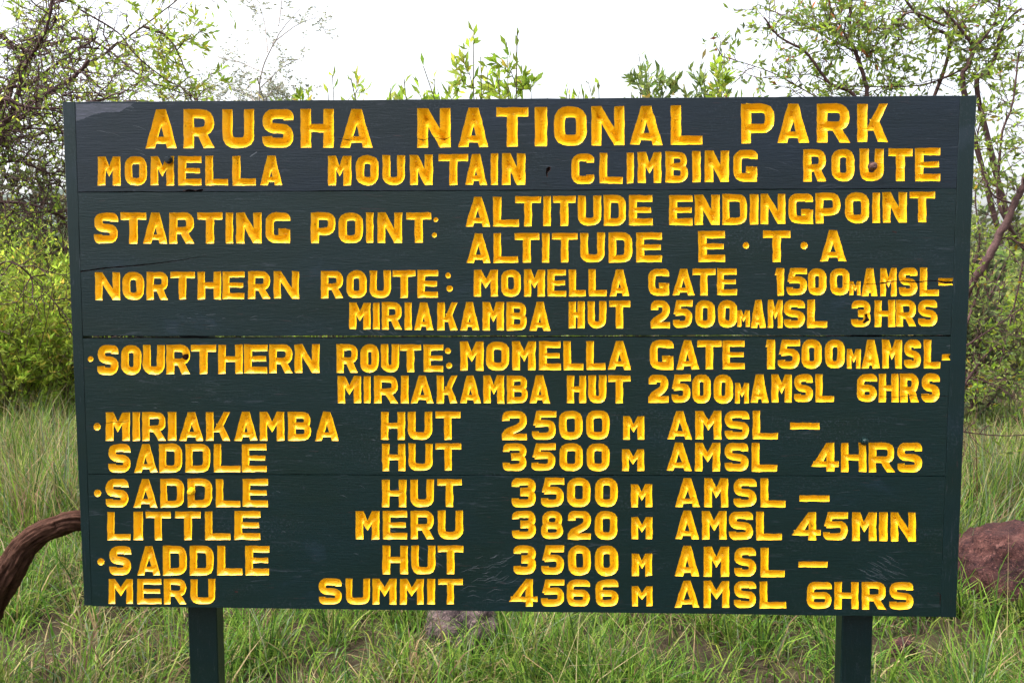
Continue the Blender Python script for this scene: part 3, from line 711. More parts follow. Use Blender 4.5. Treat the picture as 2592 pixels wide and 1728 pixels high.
bolt(planks[0], 150 + 765 / 2.767, 230 + 483 / 2.767, .0085, PAINT[0], True, .010, 'hexagonal bolt head painted dark green')
bolt(planks[0], 1700 + 1407 / 2.767, 230 + 530 / 2.767, .0095, RUST, False, .016, 'rusty round bolt head')
bolt(planks[2], 1640 + 1612 / 2.94, 1020 + 282 / 2.94, .009, PAINT[2], False, .014, 'round bolt head painted dark green')
bolt(planks[3], 200 + 838 / 2.94, 1200 + 125 / 2.94, .0085, YEL, False, .016, 'bolt head painted yellow')

# ------------------------------------------------------------------ vegetation generators
def tubes(paths, sides=5):
    """paths: list of (pts (n,3), radii (n,)) -> V, Q"""
    VV = []; QQ = []; base = 0
    for pts, rad in paths:
        pts = np.asarray(pts, float); rad = np.asarray(rad, float); n = len(pts)
        T = np.gradient(pts, axis=0); T /= np.linalg.norm(T, axis=1)[:, None] + 1e-9
        ref = np.array([0, 0, 1.0]) if abs(T[0, 2]) < .9 else np.array([1.0, 0, 0])
        A = np.cross(T, ref); A /= np.linalg.norm(A, axis=1)[:, None] + 1e-9; Bn = np.cross(T, A)
        th = np.arange(sides) * 2 * math.pi / sides
        ringv = pts[:, None, :] + rad[:, None, None] * (np.cos(th)[None, :, None] * A[:, None, :] + np.sin(th)[None, :, None] * Bn[:, None, :])
        VV.append(ringv.reshape(-1, 3))
        i = np.arange((n - 1) * sides); r_, c_ = i // sides, i % sides
        a = base + r_ * sides + c_; b = base + r_ * sides + (c_ + 1) % sides
        QQ.append(np.stack([a, b, b + sides, a + sides], 1)); base += n * sides
    return np.concatenate(VV), np.concatenate(QQ)
def smoothpath(pts, n=12):
    pts = [np.array(p, float) for p in pts]; P_ = [2 * pts[0] - pts[1]] + pts + [2 * pts[-1] - pts[-2]]; out = []
    for i in range(1, len(P_) - 2):
        p0, p1, p2, p3 = P_[i - 1:i + 3]
        for k in range(n):
            u = k / n; out.append(.5 * ((2 * p1) + (-p0 + p2) * u + (2 * p0 - 5 * p1 + 4 * p2 - p3) * u * u + (-p0 + 3 * p1 - 3 * p2 + p3) * u ** 3))
    out.append(pts[-1]); return np.array(out)
def unit(v): return v / (np.linalg.norm(v) + 1e-9)
def grow(r_, start, d, L, rad, seg, wig, up=0.0):
    pts = [start]; d = unit(d)
    for k in range(seg):
        d = unit(d + r_.normal(0, wig, 3) + np.array([0, 0, up])); pts.append(pts[-1] + d * L / seg)
    return np.array(pts), np.linspace(rad, rad * .35, seg + 1)
def leaves(pos, dirs, length, width, cols, r_, cup=.18):
    """folded lanceolate leaves, 4 triangles each"""
    n = len(pos); pos = np.asarray(pos); dirs = dirs / (np.linalg.norm(dirs, axis=1)[:, None] + 1e-9)
    rnd = r_.normal(0, 1, (n, 3)); rnd[:, 2] *= .6; side = np.cross(dirs, rnd); side /= np.linalg.norm(side, axis=1)[:, None] + 1e-9
    nor = np.cross(side, dirs); L = np.asarray(length).reshape(-1, 1) * np.ones((n, 1)); W = np.asarray(width).reshape(-1, 1) * np.ones((n, 1))
    b = pos; c = pos + dirs * L * .5 + nor * L * cup * .3; l = pos + dirs * L * .48 + side * W * .5 + nor * W * cup; rr = pos + dirs * L * .52 - side * W * .5 + nor * W * cup; tip = pos + dirs * L - nor * L * cup * .5
    V = np.stack([b, l, tip, rr, c], 1).reshape(-1, 3); k = np.arange(n)[:, None] * 5
    Tt = np.concatenate([k + [[0, 4, 1]], k + [[1, 4, 2]], k + [[2, 4, 3]], k + [[3, 4, 0]]]); return V, Tt, np.repeat(cols, 5, axis=0)
def palette(r_, n, cols, wts, jit=.18):
    idx = r_.choice(len(cols), n, p=np.array(wts) / sum(wts)); c = np.array(cols)[idx]
    return np.clip(c * (1 + r_.normal(0, jit, (n, 1))) * (1 + r_.normal(0, jit * .3, (n, 3))), .004, .9)
G_LIME = [(0.30, 0.41, 0.045), (0.22, 0.32, 0.040), (0.37, 0.41, 0.065), (0.48, 0.38, 0.07)]
G_MID = [(0.20, 0.27, 0.070), (0.13, 0.19, 0.055), (0.27, 0.32, 0.085), (0.38, 0.31, 0.09)]
G_DULL = [(0.085, 0.11, 0.045), (0.12, 0.14, 0.06), (0.065, 0.075, 0.04), (0.17, 0.15, 0.07)]

class Tree:
    def __init__(s, name, label, cat, loc, bark, group=None, seed=1):
        s.o = empty(name, loc); tag(s.o, label, cat, group); s.loc = np.array(loc); s.bark = bark; s.r = np.random.default_rng(seed); s.tw = []; s.lp = []; s.ld = []
    def limb(s, name, pts, r0, r1, n=10, sides=8, lump=.12):
        p = smoothpath(pts, n); p = p + s.r.normal(0, r0 * lump, p.shape); rad = np.linspace(r0, r1, len(p)) * (1 + s.r.normal(0, .06, len(p)))
        V, Q = tubes([(p - s.loc, rad)], sides); link(name, fastmesh(name, V, Q, s.bark, smooth=True), s.o); return p, rad
    def twigs(s, path, count, L, rad, depth=2, wig=.25, up=.0, start=.15, spread=.9, leafn=6, kids=4, ldens=1.0):
        n = len(path)
        for _ in range(count):
            i = int(s.r.uniform(start, 1) * (n - 1)); T = unit(path[min(i + 1, n - 1)] - path[max(i - 1, 0)])
            d = unit(T * .6 + s.r.normal(0, spread, 3)); l = L * s.r.uniform(.5, 1.2)
            p, rr = grow(s.r, path[i], d, l, rad, 6, wig, up); s.tw.append((p, rr))
            if depth > 1: s.twigs(p, kids, L * .5, rad * .55, depth - 1, wig, up, .2, spread, leafn, kids, ldens)
            if depth <= 2:
                m_ = s.r.poisson(leafn * (1 if depth == 1 else .4))
                for _ in range(m_):
                    k = s.r.uniform(.1, 1) * 6; k0 = min(5, int(k)); q = p[k0] + (p[k0 + 1] - p[k0]) * (k - k0); s.lp.append(q); s.ld.append(unit(p[k0 + 1] - p[k0]) + s.r.normal(0, .7, 3) + np.array([0, 0, .15]))
    def finish(s, leaf, wleaf, cols, wts, lm=None, tsides=4, sub=1):
        if s.tw:
            V, Q = tubes([(p - s.loc, r_) for p, r_ in s.tw], tsides); tag(link('twigs', fastmesh('twigs', V, Q, s.bark, smooth=True), s.o), kind='stuff')
        if s.lp:
            P_ = np.array(s.lp) - s.loc; D = np.array(s.ld); n = len(P_)
            V, T_, C = leaves(P_, D, leaf * s.r.uniform(.55, 1.2, n), wleaf * s.r.uniform(.6, 1.15, n), palette(s.r, n, cols, wts), s.r)
            tag(link('crown', fastmesh('crown', V, T_, lm or LEAF, C), s.o), kind='stuff')
        return s.o

def bush(name, label, x, y, h, wd, nst, seed, leaf, wleaf, cols, wts, group=None, leafn=9, kids=4, rad=.008, wig=.16, up=.06, twn=7, lm=None, cat='shrub', bark=None, tmax=.6, hmin=.6):
    z = float(gz(x, y)) - .03; T = Tree(name, label, cat, (x, y, z), bark or STEM, group, seed); r_ = T.r; stems = []
    for k in range(nst):
        a = r_.uniform(0, 2 * math.pi); sp = r_.uniform(0.05, .5) * wd; bx_ = x + math.cos(a) * sp * .3; by_ = y + math.sin(a) * sp * .3
        d = np.array([math.cos(a) * sp * 1.1, math.sin(a) * sp * 1.1, h * r_.uniform(hmin, 1.0)]); L = np.linalg.norm(d)
        p, rr = grow(r_, np.array([bx_, by_, z]), d, L, rad * r_.uniform(.8, 1.4), 9, wig * .5, up); stems.append((p, rr))
        for _ in range(int(leafn * 2.2)):
            k_ = 9 * (1 - .5 * r_.random() ** 1.3); k0 = min(8, int(k_)); T.lp.append(p[k0] + (p[k0 + 1] - p[k0]) * (k_ - k0)); T.ld.append(unit(p[k0 + 1] - p[k0]) * .9 + r_.normal(0, .55, 3))
        T.twigs(p, twn, min(L * .30, tmax), rad * .5, 2, wig, up, .15, .6, leafn, kids)
    V, Q = tubes([(p - T.loc, q) for p, q in stems], 5); link('stem', fastmesh('stem', V, Q, T.bark, smooth=True), T.o)
    return T.finish(leaf, wleaf, cols, wts, lm)

# ---- thorn tree, left: limbs fan out of the left edge of the view
Yt = 1.6
base = at(-420, 1700, Yt); base[2] = float(gz(base[0], base[1])) - .05
T = Tree('thorn_tree', 'tangled thorny tree with purple-brown branches reaching in from the left edge', 'tree', tuple(base), BARK_R, seed=11)
tr, _ = T.limb('trunk', [base, at(-380, 1100, Yt), at(-280, 700, Yt), at(-150, 420, Yt)], .085, .05, 12, 10)
limbs = [
 ([at(-150, 420, Yt), at(-40, 300, Yt), at(10, 275, Yt), at(90, 225, Yt + .05), at(160, 185, Yt + .1), at(205, 140, Yt + .1)], .022, .007),
 ([at(-150, 420, Yt), at(-60, 330, Yt - .1), at(0, 300, Yt - .15), at(35, 235, Yt - .2), at(60, 150, Yt - .2), at(105, 70, Yt - .3), at(125, -30, Yt - .3)], .018, .005),
 ([at(-40, 300, Yt), at(0, 210, Yt + .3), at(60, 195, Yt + .35), at(105, 165, Yt + .4), at(170, 120, Yt + .4), at(225, 85, Yt + .5)], .013, .004),
 ([at(-60, 330, Yt), at(0, 235, Yt - .3), at(40, 240, Yt - .3), at(100, 250, Yt - .3), at(180, 238, Yt - .2), at(280, 222, Yt)], .010, .003),
 ([at(-100, 180, Yt), at(0, 85, Yt + .2), at(30, 110, Yt + .2), at(110, 75, Yt + .3), at(130, 30, Yt + .3)], .012, .004),
 ([at(180, 20, Yt + .4), at(270, 75, Yt + .5), at(310, 125, Yt + .5), at(370, 175, Yt + .6), at(445, 225, Yt + .6), at(450, 300, Yt + .6)], .005, .002),
 ([at(-160, 430, Yt), at(-60, 400, Yt + .1), at(30, 370, Yt + .1), at(110, 400, Yt + .1), at(150, 440, Yt + .15)], .010, .003),
 ([at(-200, 500, Yt), at(-60, 470, Yt + .1), at(30, 465, Yt + .1), at(110, 480, Yt), at(180, 520, Yt + .1)], .010, .003),
 ([at(-120, 380, Yt), at(-50, 340, Yt + .1), at(20, 300, Yt), at(140, 300, Yt + .1), at(230, 330, Yt + .3)], .008, .002),
 ([at(-250, 620, Yt), at(-60, 640, Yt), at(20, 600, Yt - .1), at(90, 655, Yt), at(180, 760, Yt)], .006, .002),
]
for k, (p, r0, r1) in enumerate(limbs):
    pth, _ = T.limb('branch', p, r0, r1, 8, 6, .10)
    T.twigs(pth, [44, 42, 34, 34, 30, 14, 30, 34, 26, 14][k], .30, .0034, 2, .36, 0.0, .12, .85, 2.0, 6)
T.finish(.030, .012, G_LIME[:3] + G_MID[:1], [4, 4, 2, 4])
# ---- upper leafy sprays of the same kind of tree, further back
b2 = at(-60, 1150, 3.2); b2[2] = float(gz(b2[0], b2[1])) - .05
T = Tree('slender_tree', 'slender light green leafy tree behind the thorn tree at top left', 'tree', tuple(b2), BARK_G, seed=12)
T.limb('trunk', [b2, at(-80, 700, 3.2), at(-20, 330, 3.2), at(60, 120, 3.2)], .045, .018)
for p in ([at(-20, 330, 3.2), at(110, 220, 3.2), at(230, 130, 3.2), at(330, 60, 3.2), at(420, -10, 3.2)], [at(60, 120, 3.2), at(200, 90, 3.1), at(330, 180, 3.1), at(420, 215, 3.1)],
          [at(-20, 330, 3.2), at(120, 300, 3.3), at(280, 235, 3.3), at(400, 240, 3.3)], [at(60, 120, 3.2), at(100, 40, 3.2), at(170, -60, 3.2)], [at(330, 60, 3.2), at(390, 90, 3.2), at(430, 170, 3.2)]):
    pth, _ = T.limb('branch', p, .012, .003, 8, 6)
    T.twigs(pth, 15, .42, .003, 2, .25, 0, .2, .7, 4.5, 4)
T.finish(.065, .020, G_LIME, [5, 3, 3, .6])

# ---- distant flat-topped acacia behind the board
Yd = 26.0
b3 = at(575, 800, Yd); b3[2] = float(gz(b3[0], b3[1])) - .1
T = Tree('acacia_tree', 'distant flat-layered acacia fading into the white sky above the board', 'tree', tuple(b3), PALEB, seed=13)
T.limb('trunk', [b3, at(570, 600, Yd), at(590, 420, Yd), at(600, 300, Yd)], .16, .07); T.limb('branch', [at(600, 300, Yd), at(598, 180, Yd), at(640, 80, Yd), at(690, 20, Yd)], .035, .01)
for (x0, y0, x1, y1) in ((580, 300, 430, 205), (590, 260, 720, 205), (595, 240, 520, 195), (600, 200, 700, 130), (585, 260, 560, 150), (610, 170, 490, 130), (625, 100, 740, 35), (615, 120, 600, 20), (640, 60, 660, -60), (590, 260, 650, 190), (580, 320, 470, 222), (590, 290, 620, 215)):
    pth, _ = T.limb('branch', [at(x0, y0, Yd), at((x0 + x1) / 2, (y0 * .35 + y1 * .65), Yd + .6), at(x1, y1, Yd + .8)], .022, .008, 6, 5)
    T.twigs(pth, 12 if y1 > 180 else 5, 1.0, .007, 2, .30, 0, .45, .9, 14, 5)
for i_, d_ in enumerate(T.ld): d_[2] *= .2
T.finish(.10, .045, [(0.30, 0.32, 0.22), (0.38, 0.38, 0.27), (0.24, 0.26, 0.18)], [3, 3, 2], PALE)  # washed-out tones: the sky's glare is in the leaf colours

# ---- shrub tops peeping over the board
tops = [('broad-leaved bush top with a reddish twig above the second word of the title', 790, 132, 3.4, .5, 21), ('low broad-leaved bush top just right of the distant acacia', 880, 186, 4.2, .6, 22), ('lime green bush top above the middle of the title', 975, 172, 3.7, .45, 23),
        ('tallest lime green broad-leaved bush top in the middle of the white sky', 1160, 88, 3.3, .36, 24), ('lime green bush top beside the tallest one', 1245, 140, 3.5, .42, 25), ('thin small sprig standing alone above the board', 1375, 140, 3.7, .22, 26),
        ('leafy bush top at the foot of the right-hand tree', 1510, 125, 4.2, .6, 27), ('bushy green top beside the right-hand tree', 1590, 85, 4.4, .5, 28), ('pale bush top just left of the bushy green one', 1470, 165, 4.3, .5, 30), ('low lime bush top between the acacia and the title middle', 725, 190, 3.8, .5, 29)]
for lab, dx, dy, Yb, wd, sd in tops:
    p = at(dx, dy, Yb)
    bush('bush', lab, p[0], p[1], p[2] + .05 - float(gz(p[0], p[1])), wd, 10 if sd != 26 else 4, sd, .092, .030, G_MID if sd in (28, 30) else G_LIME, [5, 4, 2, .5], 'bushes behind the board', 8, 4, .007, .14, .08, 9, tmax=.26, hmin=.86)

# ---- right-hand tree whose crown fills the top right
Yr = 2.6
b4 = at(1905, 1500, Yr + .6); b4[2] = float(gz(b4[0], b4[1])) - .05
T = Tree('small_leaved_tree', 'open small-leaved tree with dark slanting limbs filling the top right', 'tree', tuple(b4), BARK_R, seed=31)
T.limb('trunk', [b4, at(1900, 1000, Yr + .6), at(1930, 600, Yr + .4), at(1990, 420, Yr + .2)], .05, .035)
L4 = [([at(1990, 420, Yr), at(1970, 235, Yr), at(1905, 190, Yr), at(1850, 120, Yr), at(1790, 85, Yr), at(1755, 40, Yr)], .011, .004),
      ([at(1990, 420, Yr), at(1992, 235, Yr), at(1985, 180, Yr), at(1965, 120, Yr), at(1952, 85, Yr), at(1955, 10, Yr), at(1960, -60, Yr)], .013, .007),
      ([at(1965, 120, Yr), at(1935, 70, Yr), at(1905, 15, Yr)], .008, .004),
      ([at(2060, 430, Yr + .2), at(2180, 120, Yr + .2), at(2130, 60, Yr + .2), at(2080, 0, Yr + .2), at(2060, -50, Yr + .2)], .011, .006),
      ([at(2300, 560, Yr + .1), at(2215, 215, Yr), at(2225, 150, Yr), at(2235, 110, Yr), at(2200, 60, Yr), at(2165, 20, Yr)], .015, .006),
      ([at(2235, 110, Yr), at(2258, 90, Yr), at(2290, 40, Yr), at(2300, -40, Yr)], .009, .005),
      ([at(2330, 560, Yr + .1), at(2245, 215, Yr), at(2268, 170, Yr), at(2290, 120, Yr), at(2305, 60, Yr), at(2345, 20, Yr)], .016, .006),
      ([at(2170, 60, Yr), at(2090, 30, Yr), at(2030, 80, Yr), at(1990, 130, Yr)], .006, .003),
      ([at(2230, 150, Yr), at(2140, 190, Yr + .2), at(2050, 200, Yr + .3), at(1900, 195, Yr + .2)], .006, .002),
      ([at(1965, 120, Yr), at(1850, 60, Yr + .2), at(1740, 10, Yr + .2)], .005, .002),
      ([at(1990, 250, Yr), at(1900, 235, Yr + .1), at(1780, 170, Yr + .2), at(1660, 130, Yr + .2)], .005, .002),
      ([at(2200, 60, Yr), at(2240, 20, Yr), at(2270, -40, Yr)], .005, .003)]
for k, (p, r0, r1) in enumerate(L4):
    pth, _ = T.limb('branch', p, r0, r1, 8, 6, .08)
    T.twigs(pth, [12, 22, 12, 24, 20, 12, 18, 24, 24, 16, 18, 10][k], .34, .0028, 2, .3, 0.0, .2, .85, 5.2, 4)
T.finish(.050, .017, G_MID[:3] + G_LIME[:2] + [(0.42, 0.16, 0.06)], [4, 1.5, 3, 4, 2.5, .3])

# ---- shrub to the right of the board with one thick slanting stem
b5 = at(1968, 1180, 1.3); b5[2] = float(gz(b5[0], b5[1])) - .05
T = Tree('wiry_shrub', 'wiry green shrub with a thick slanting brown stem right of the board', 'shrub', tuple(b5), BARK_R, seed=41)
th, _ = T.limb('trunk', [b5, at(2020, 1150, 1.25), at(2120, 860, 1.1), at(2185, 735, 1.05), at(2232, 655, 1.0), at(2285, 560, 1.0), at(2330, 470, 1.0), at(2370, 380, 1.0), at(2430, 300, 1.0)], .019, .012, 10, 8)
L5 = [([at(2400, 640, 1.2), at(2318, 520, 1.1), at(2293, 460, 1.1), at(2295, 380, 1.1), at(2303, 300, 1.1), at(2325, 240, 1.1), at(2340, 120, 1.1)], .007, .003, 26),
      ([at(2215, 760, 1.0), at(2290, 560, 1.0), at(2352, 560, 1.0), at(2420, 540, 1.0)], .005, .003, 10),
      ([at(2210, 800, 1.0), at(2270, 760, 1.0), at(2352, 705, 1.0)], .004, .002, 12),
      ([at(2200, 905, 1.1), at(2280, 800, 1.1), at(2380, 760, 1.1)], .005, .002, 14),
      ([at(2190, 860, 1.2), at(2280, 880, 1.2), at(2400, 900, 1.2)], .004, .002, 12),
      ([at(2200, 990, 1.2), at(2300, 1000, 1.2), at(2400, 995, 1.2)], .003, .002, 4),
      ([at(2225, 640, 1.3), at(2250, 560, 1.3), at(2240, 450, 1.3), at(2262, 400, 1.3)], .004, .002, 16),
      ([at(2350, 600, 1.4), at(2330, 700, 1.4), at(2280, 900, 1.4)], .004, .002, 14),
      ([at(2330, 470, 1.0), at(2275, 440, 1.0), at(2245, 330, 1.0), at(2260, 250, 1.0)], .004, .002, 12)]
for p, r0, r1, c_ in L5:
    pth, _ = T.limb('branch', p, r0, r1, 8, 6, .08); T.twigs(pth, c_, .20, .0018, 2, .3, 0.02, .1, .85, 4.6, 4)
T.twigs(th, 20, .22, .002, 2, .3, 0, .2, .9, 4, 4)
T.finish(.030, .012, G_MID[:3] + G_LIME[:2] + [(0.40, 0.28, 0.03)], [4, 2, 3, 3, 1.5, .4])

# ---- left-hand lime bushes, dark twiggy mass and bushes filling the middle distance
BL = [('bright lime bush close beside the left edge of the board', 120, 760, 6.2, 1.85, 1.2, 51), ('bright lime bush at the very left edge of the view', -10, 760, 5.8, 1.75, 1.2, 52), ('taller yellow-green bush behind the lime bushes', 50, 760, 7.6, 2.3, 1.6, 53)]
for lab, dx, dy, Yb, h, wd, sd in BL:
    p = at(dx, dy, Yb); bush('leafy_bush', lab, p[0], p[1], h, wd, 18, sd, .085, .026, G_LIME, [5, 4, 3, .8], 'lime bushes left of the board', 9, 4, .008)
r_ = np.random.default_rng(77)
spots = []
while len(spots) < 26:
    Yb = r_.uniform(5.0, 14); half = (Yb + 2.3) * .75; x = r_.uniform(-half, half); u_ = (x - CAM[0]) / (Yb - CAM[1])
    if abs(u_) > .36 or len(spots) % 5 == 4: spots.append((x, Yb))
ORD = ['nearest', 'second nearest', 'third nearest', 'fourth nearest', 'fifth nearest', 'sixth nearest', 'seventh nearest', 'eighth nearest', 'ninth nearest', 'tenth nearest', 'eleventh nearest', 'twelfth nearest', 'thirteenth nearest', 'fourteenth nearest', 'furthest']
def side(x, y): u_ = (x - CAM[0]) / (y - CAM[1]); return 'left of' if u_ < -.36 else 'right of' if u_ > .36 else 'hidden behind'
KN = ['mid green', 'yellow-green', 'dull dark green']; cntk = {}; protos = {}
for k, (x, y) in enumerate(sorted(spots, key=lambda p: p[1])):
    kd = k % 3; sd_ = side(x, y); cntk[(kd, sd_)] = cntk.get((kd, sd_), -1) + 1
    lab = '%s %s scrub bush %s the board' % (ORD[min(14, cntk[(kd, sd_)])], KN[kd], sd_)
    if kd not in protos:
        protos[kd] = bush('scrub_bush', lab, x, y, [2.0, 1.7, 2.2][kd], [1.7, 1.5, 1.9][kd], 15, 60 + kd, .10, .042, [G_MID, G_LIME, G_DULL][kd], [4, 3, 3, .6], 'scrub bushes around the board', [10, 10, 7][kd], 4, .010, bark=[STEM, STEM, BARK_R][kd])
        continue
    src = protos[kd]; c = src.copy(); COL.objects.link(c); s_ = r_.uniform(.75, 1.25); c['label'] = lab
    c.location = (x, y, float(gz(x, y)) - .03); c.rotation_euler = (0, 0, r_.uniform(0, 6.28)); c.scale = (s_, s_, s_ * r_.uniform(.8, 1.15))
    for ch in src.children:
        d = ch.copy(); COL.objects.link(d); d.parent = c
# dark twiggy mass at mid left and its neighbour trees
for lab, dx, dy, Yb, wd, sd in (('dark dull green twiggy tree in the middle distance at left', 40, 345, 8.5, 3.2, 71), ('dark rounded tree behind the left edge of the board', 230, 420, 10.0, 3.2, 72)):
    p = at(dx, dy, Yb); bush('dark_tree', lab, p[0], p[1], p[2] - float(gz(p[0], p[1])), wd, 30, sd, .10, .045, G_DULL, [4, 2, 3, 1], 'dark twiggy trees', 9, 5, .02, .26, .03, 12, cat='tree', bark=BARK_R, tmax=1.0, hmin=.45)
# far wood closing the horizon
r_ = np.random.default_rng(5); n = 62000
yy = r_.uniform(18, 60, n); xx = (r_.uniform(-1.7, 1.7, n)) * (yy + 3)
top = 2.0 + 1.3 * np.sin(xx * .35 + 1) + 1.0 * np.sin(xx * .9 + yy * .5) + .6 * np.sin(xx * 2.3 + yy)
zz = gz(xx, yy) + np.abs(r_.random(n)) ** .8 * np.clip(top, .6, 5)
V, T_, C = leaves(np.stack([xx, yy, zz], 1), r_.normal(0, 1, (n, 3)) * [1, 1, .6], .42 * r_.uniform(.5, 1.2, n), .20 * r_.uniform(.5, 1.2, n), palette(r_, n, G_MID, [3, 3, 3, .5]), r_)
tag(link('far_wood', fastmesh('far_wood', V, T_, LEAF, C)), 'far scrub woodland closing the horizon behind the bushes', 'woodland', kind='stuff')

# ------------------------------------------------------------------ leaning log at lower left
def log():
    Yl = .55
    path = smoothpath([at(420, 1215, Yl + .25), at(300, 1195, Yl + .15), at(180, 1195, Yl), at(136, 1206, Yl - .01), at(90, 1226, Yl - .03), at(55, 1257, Yl - .04), at(30, 1297, Yl - .05), at(0, 1345, Yl - .05), at(-40, 1420, Yl), at(-80, 1560, Yl), at(-100, 1720, Yl), at(-105, 1820, Yl)], 24)
    path[-1][2] = min(path[-1][2], -.1)
    n = len(path); sides = 64; T = np.gradient(path, axis=0); T /= np.linalg.norm(T, axis=1)[:, None]
    A = np.cross(T, [0, 1.0, 0]); A /= np.linalg.norm(A, axis=1)[:, None]; Bn = np.cross(T, A)
    s_ = np.concatenate([[0], np.cumsum(np.linalg.norm(np.diff(path, axis=0), axis=1))])
    rad0 = np.interp(np.linspace(0, 1, n), [0, .17, .33, .5, .67, 1], [.032, .035, .038, .043, .050, .080])
    V = np.zeros((n, sides, 3)); Cc = np.zeros((n, sides, 3))
    for i in range(n):
        for j in range(sides):
            th = 2 * math.pi * j / sides; tw = th + s_[i] * 1.1; cx, cy = math.cos(tw), math.sin(tw)
            rid = 1 - abs(noise.noise(Vector((cx * 3.2, cy * 3.2, s_[i] * 4)))) * 2
            rid2 = 1 - abs(noise.noise(Vector((cx * 7.5, cy * 7.5, s_[i] * 9 + 5)))) * 2
            lump = noise.noise(Vector((cx, cy, s_[i] * 5 + 9)))
            rr = rad0[i] * (1 + .13 * lump + .20 * (rid - .6) + .17 * (rid2 - .6))
            V[i, j] = path[i] + rr * (math.cos(th) * A[i] + math.sin(th) * Bn[i])
            k = .45 + .55 * max(0, min(1, (rid * .5 + rid2 * .5))); Cc[i, j] = np.array([0.085, 0.042, 0.030]) * k
    i = np.arange((n - 1) * sides); r1, c1 = i // sides, i % sides; a = r1 * sides + c1; b = r1 * sides + (c1 + 1) % sides
    o0 = path[-1].copy()
    me = fastmesh('leaning_trunk', V.reshape(-1, 3) - o0, np.stack([a, b, b + sides, a + sides], 1), LOGB, Cc.reshape(-1, 3), smooth=True)
    o = link('leaning_trunk', me, loc=tuple(o0)); tag(o, 'thick bent brown tree limb with fibrous bark arching behind the lower left of the board', 'tree limb')
log()

# ------------------------------------------------------------------ rocks
def rock(name, label, cx, cy, sx, sy, sz, seed, material, sink=.25, sub=5):
    import bmesh
    bm = bmesh.new(); bmesh.ops.create_icosphere(bm, subdivisions=sub, radius=1)
    for v in bm.verts:
        p = v.co.copy(); o_ = Vector((seed * 3.1, seed, 0))
        k = 1 + .22 * noise.noise(p * 1.1 + o_) + .12 * noise.noise(p * 2.6 + o_) + .07 * noise.noise(p * 5 + o_) + .05 * (1 - 2 * abs(noise.noise(p * 11 + o_))) + .03 * noise.noise(p * 21 + o_)
        v.co = Vector((p.x * k * sx, p.y * k * sy, (p.z * k + 1 - sink * 2) * sz))
    me = bpy.data.meshes.new(name); bm.to_mesh(me); bm.free(); me.materials.append(material)
    for pg in me.polygons: pg.use_smooth = True
    o = link(name, me, loc=(cx, cy, float(gz(cx, cy)))); o.rotation_euler = (0, 0, seed); tag(o, label, 'rock', 'rocks in the grass'); return o
p = at(2335, 1385, 1.75); rock('boulder', 'large reddish-brown boulder right of the board', p[0], p[1], .32, .27, .215, 1.3, ROCK_RED, .30)
p = at(1062, 1470, 1.18); rock('boulder', 'grey mottled rock in the grass below the board between the posts', p[0], p[1], .165, .13, .125, 2.4, ROCK_GREY, .33)
p = at(2075, 1510, 1.1); rock('boulder', 'small pinkish rock in the grass beside the right post', p[0], p[1], .055, .05, .05, 3.6, ROCK_RED, .3, 4)
p = at(2030, 1420, 1.55); rock('boulder', 'small brown rock just behind the right post', p[0], p[1], .05, .04, .03, 4.6, ROCK_GREY, .3, 4)

# ------------------------------------------------------------------ grass
def blades(root, az, L, lean, curl, wd, cols, segs=3):
    n = len(root); u = np.linspace(0, 1, segs + 1); hd = np.stack([np.cos(az), np.sin(az)], 1)
    pts = np.zeros((n, segs + 1, 3)); pts[:, 0] = root
    for k in range(segs):
        ang = lean + curl * (u[k] + u[k + 1]) / 2; st = (L / segs)
        pts[:, k + 1, :2] = pts[:, k, :2] + hd * (np.sin(ang) * st)[:, None]; pts[:, k + 1, 2] = pts[:, k, 2] + np.cos(ang) * st
    sd = np.stack([-hd[:, 1], hd[:, 0], np.zeros(n)], 1); tw = rng.uniform(-.9, .9, n); sd = sd * np.cos(tw)[:, None] + np.stack([hd[:, 0], hd[:, 1], np.zeros(n)], 1) * np.sin(tw)[:, None]
    prof = [1.0, .95, .65, .0] if segs == 3 else list(np.linspace(1, 0, segs + 1) ** .6)
    nv = 2 * segs + 1; V = np.zeros((n, nv, 3))
    for k in range(segs):
        V[:, 2 * k] = pts[:, k] + sd * (wd * prof[k] / 2)[:, None]; V[:, 2 * k + 1] = pts[:, k] - sd * (wd * prof[k] / 2)[:, None]
    V[:, -1] = pts[:, -1]; b = np.arange(n)[:, None] * nv; T_ = []
    for k in range(segs - 1): T_ += [b + [[2 * k, 2 * k + 1, 2 * k + 3]], b + [[2 * k, 2 * k + 3, 2 * k + 2]]]
    T_.append(b + [[2 * segs - 2, 2 * segs - 1, 2 * segs]])
    return V.reshape(-1, 3), np.concatenate(T_), np.repeat(cols, nv, axis=0)
GC = [(0.085, 0.175, 0.022), (0.14, 0.24, 0.030), (0.035, 0.085, 0.016), (0.19, 0.25, 0.045), (0.32, 0.26, 0.13), (0.19, 0.11, 0.075), (0.17, 0.21, 0.12)]
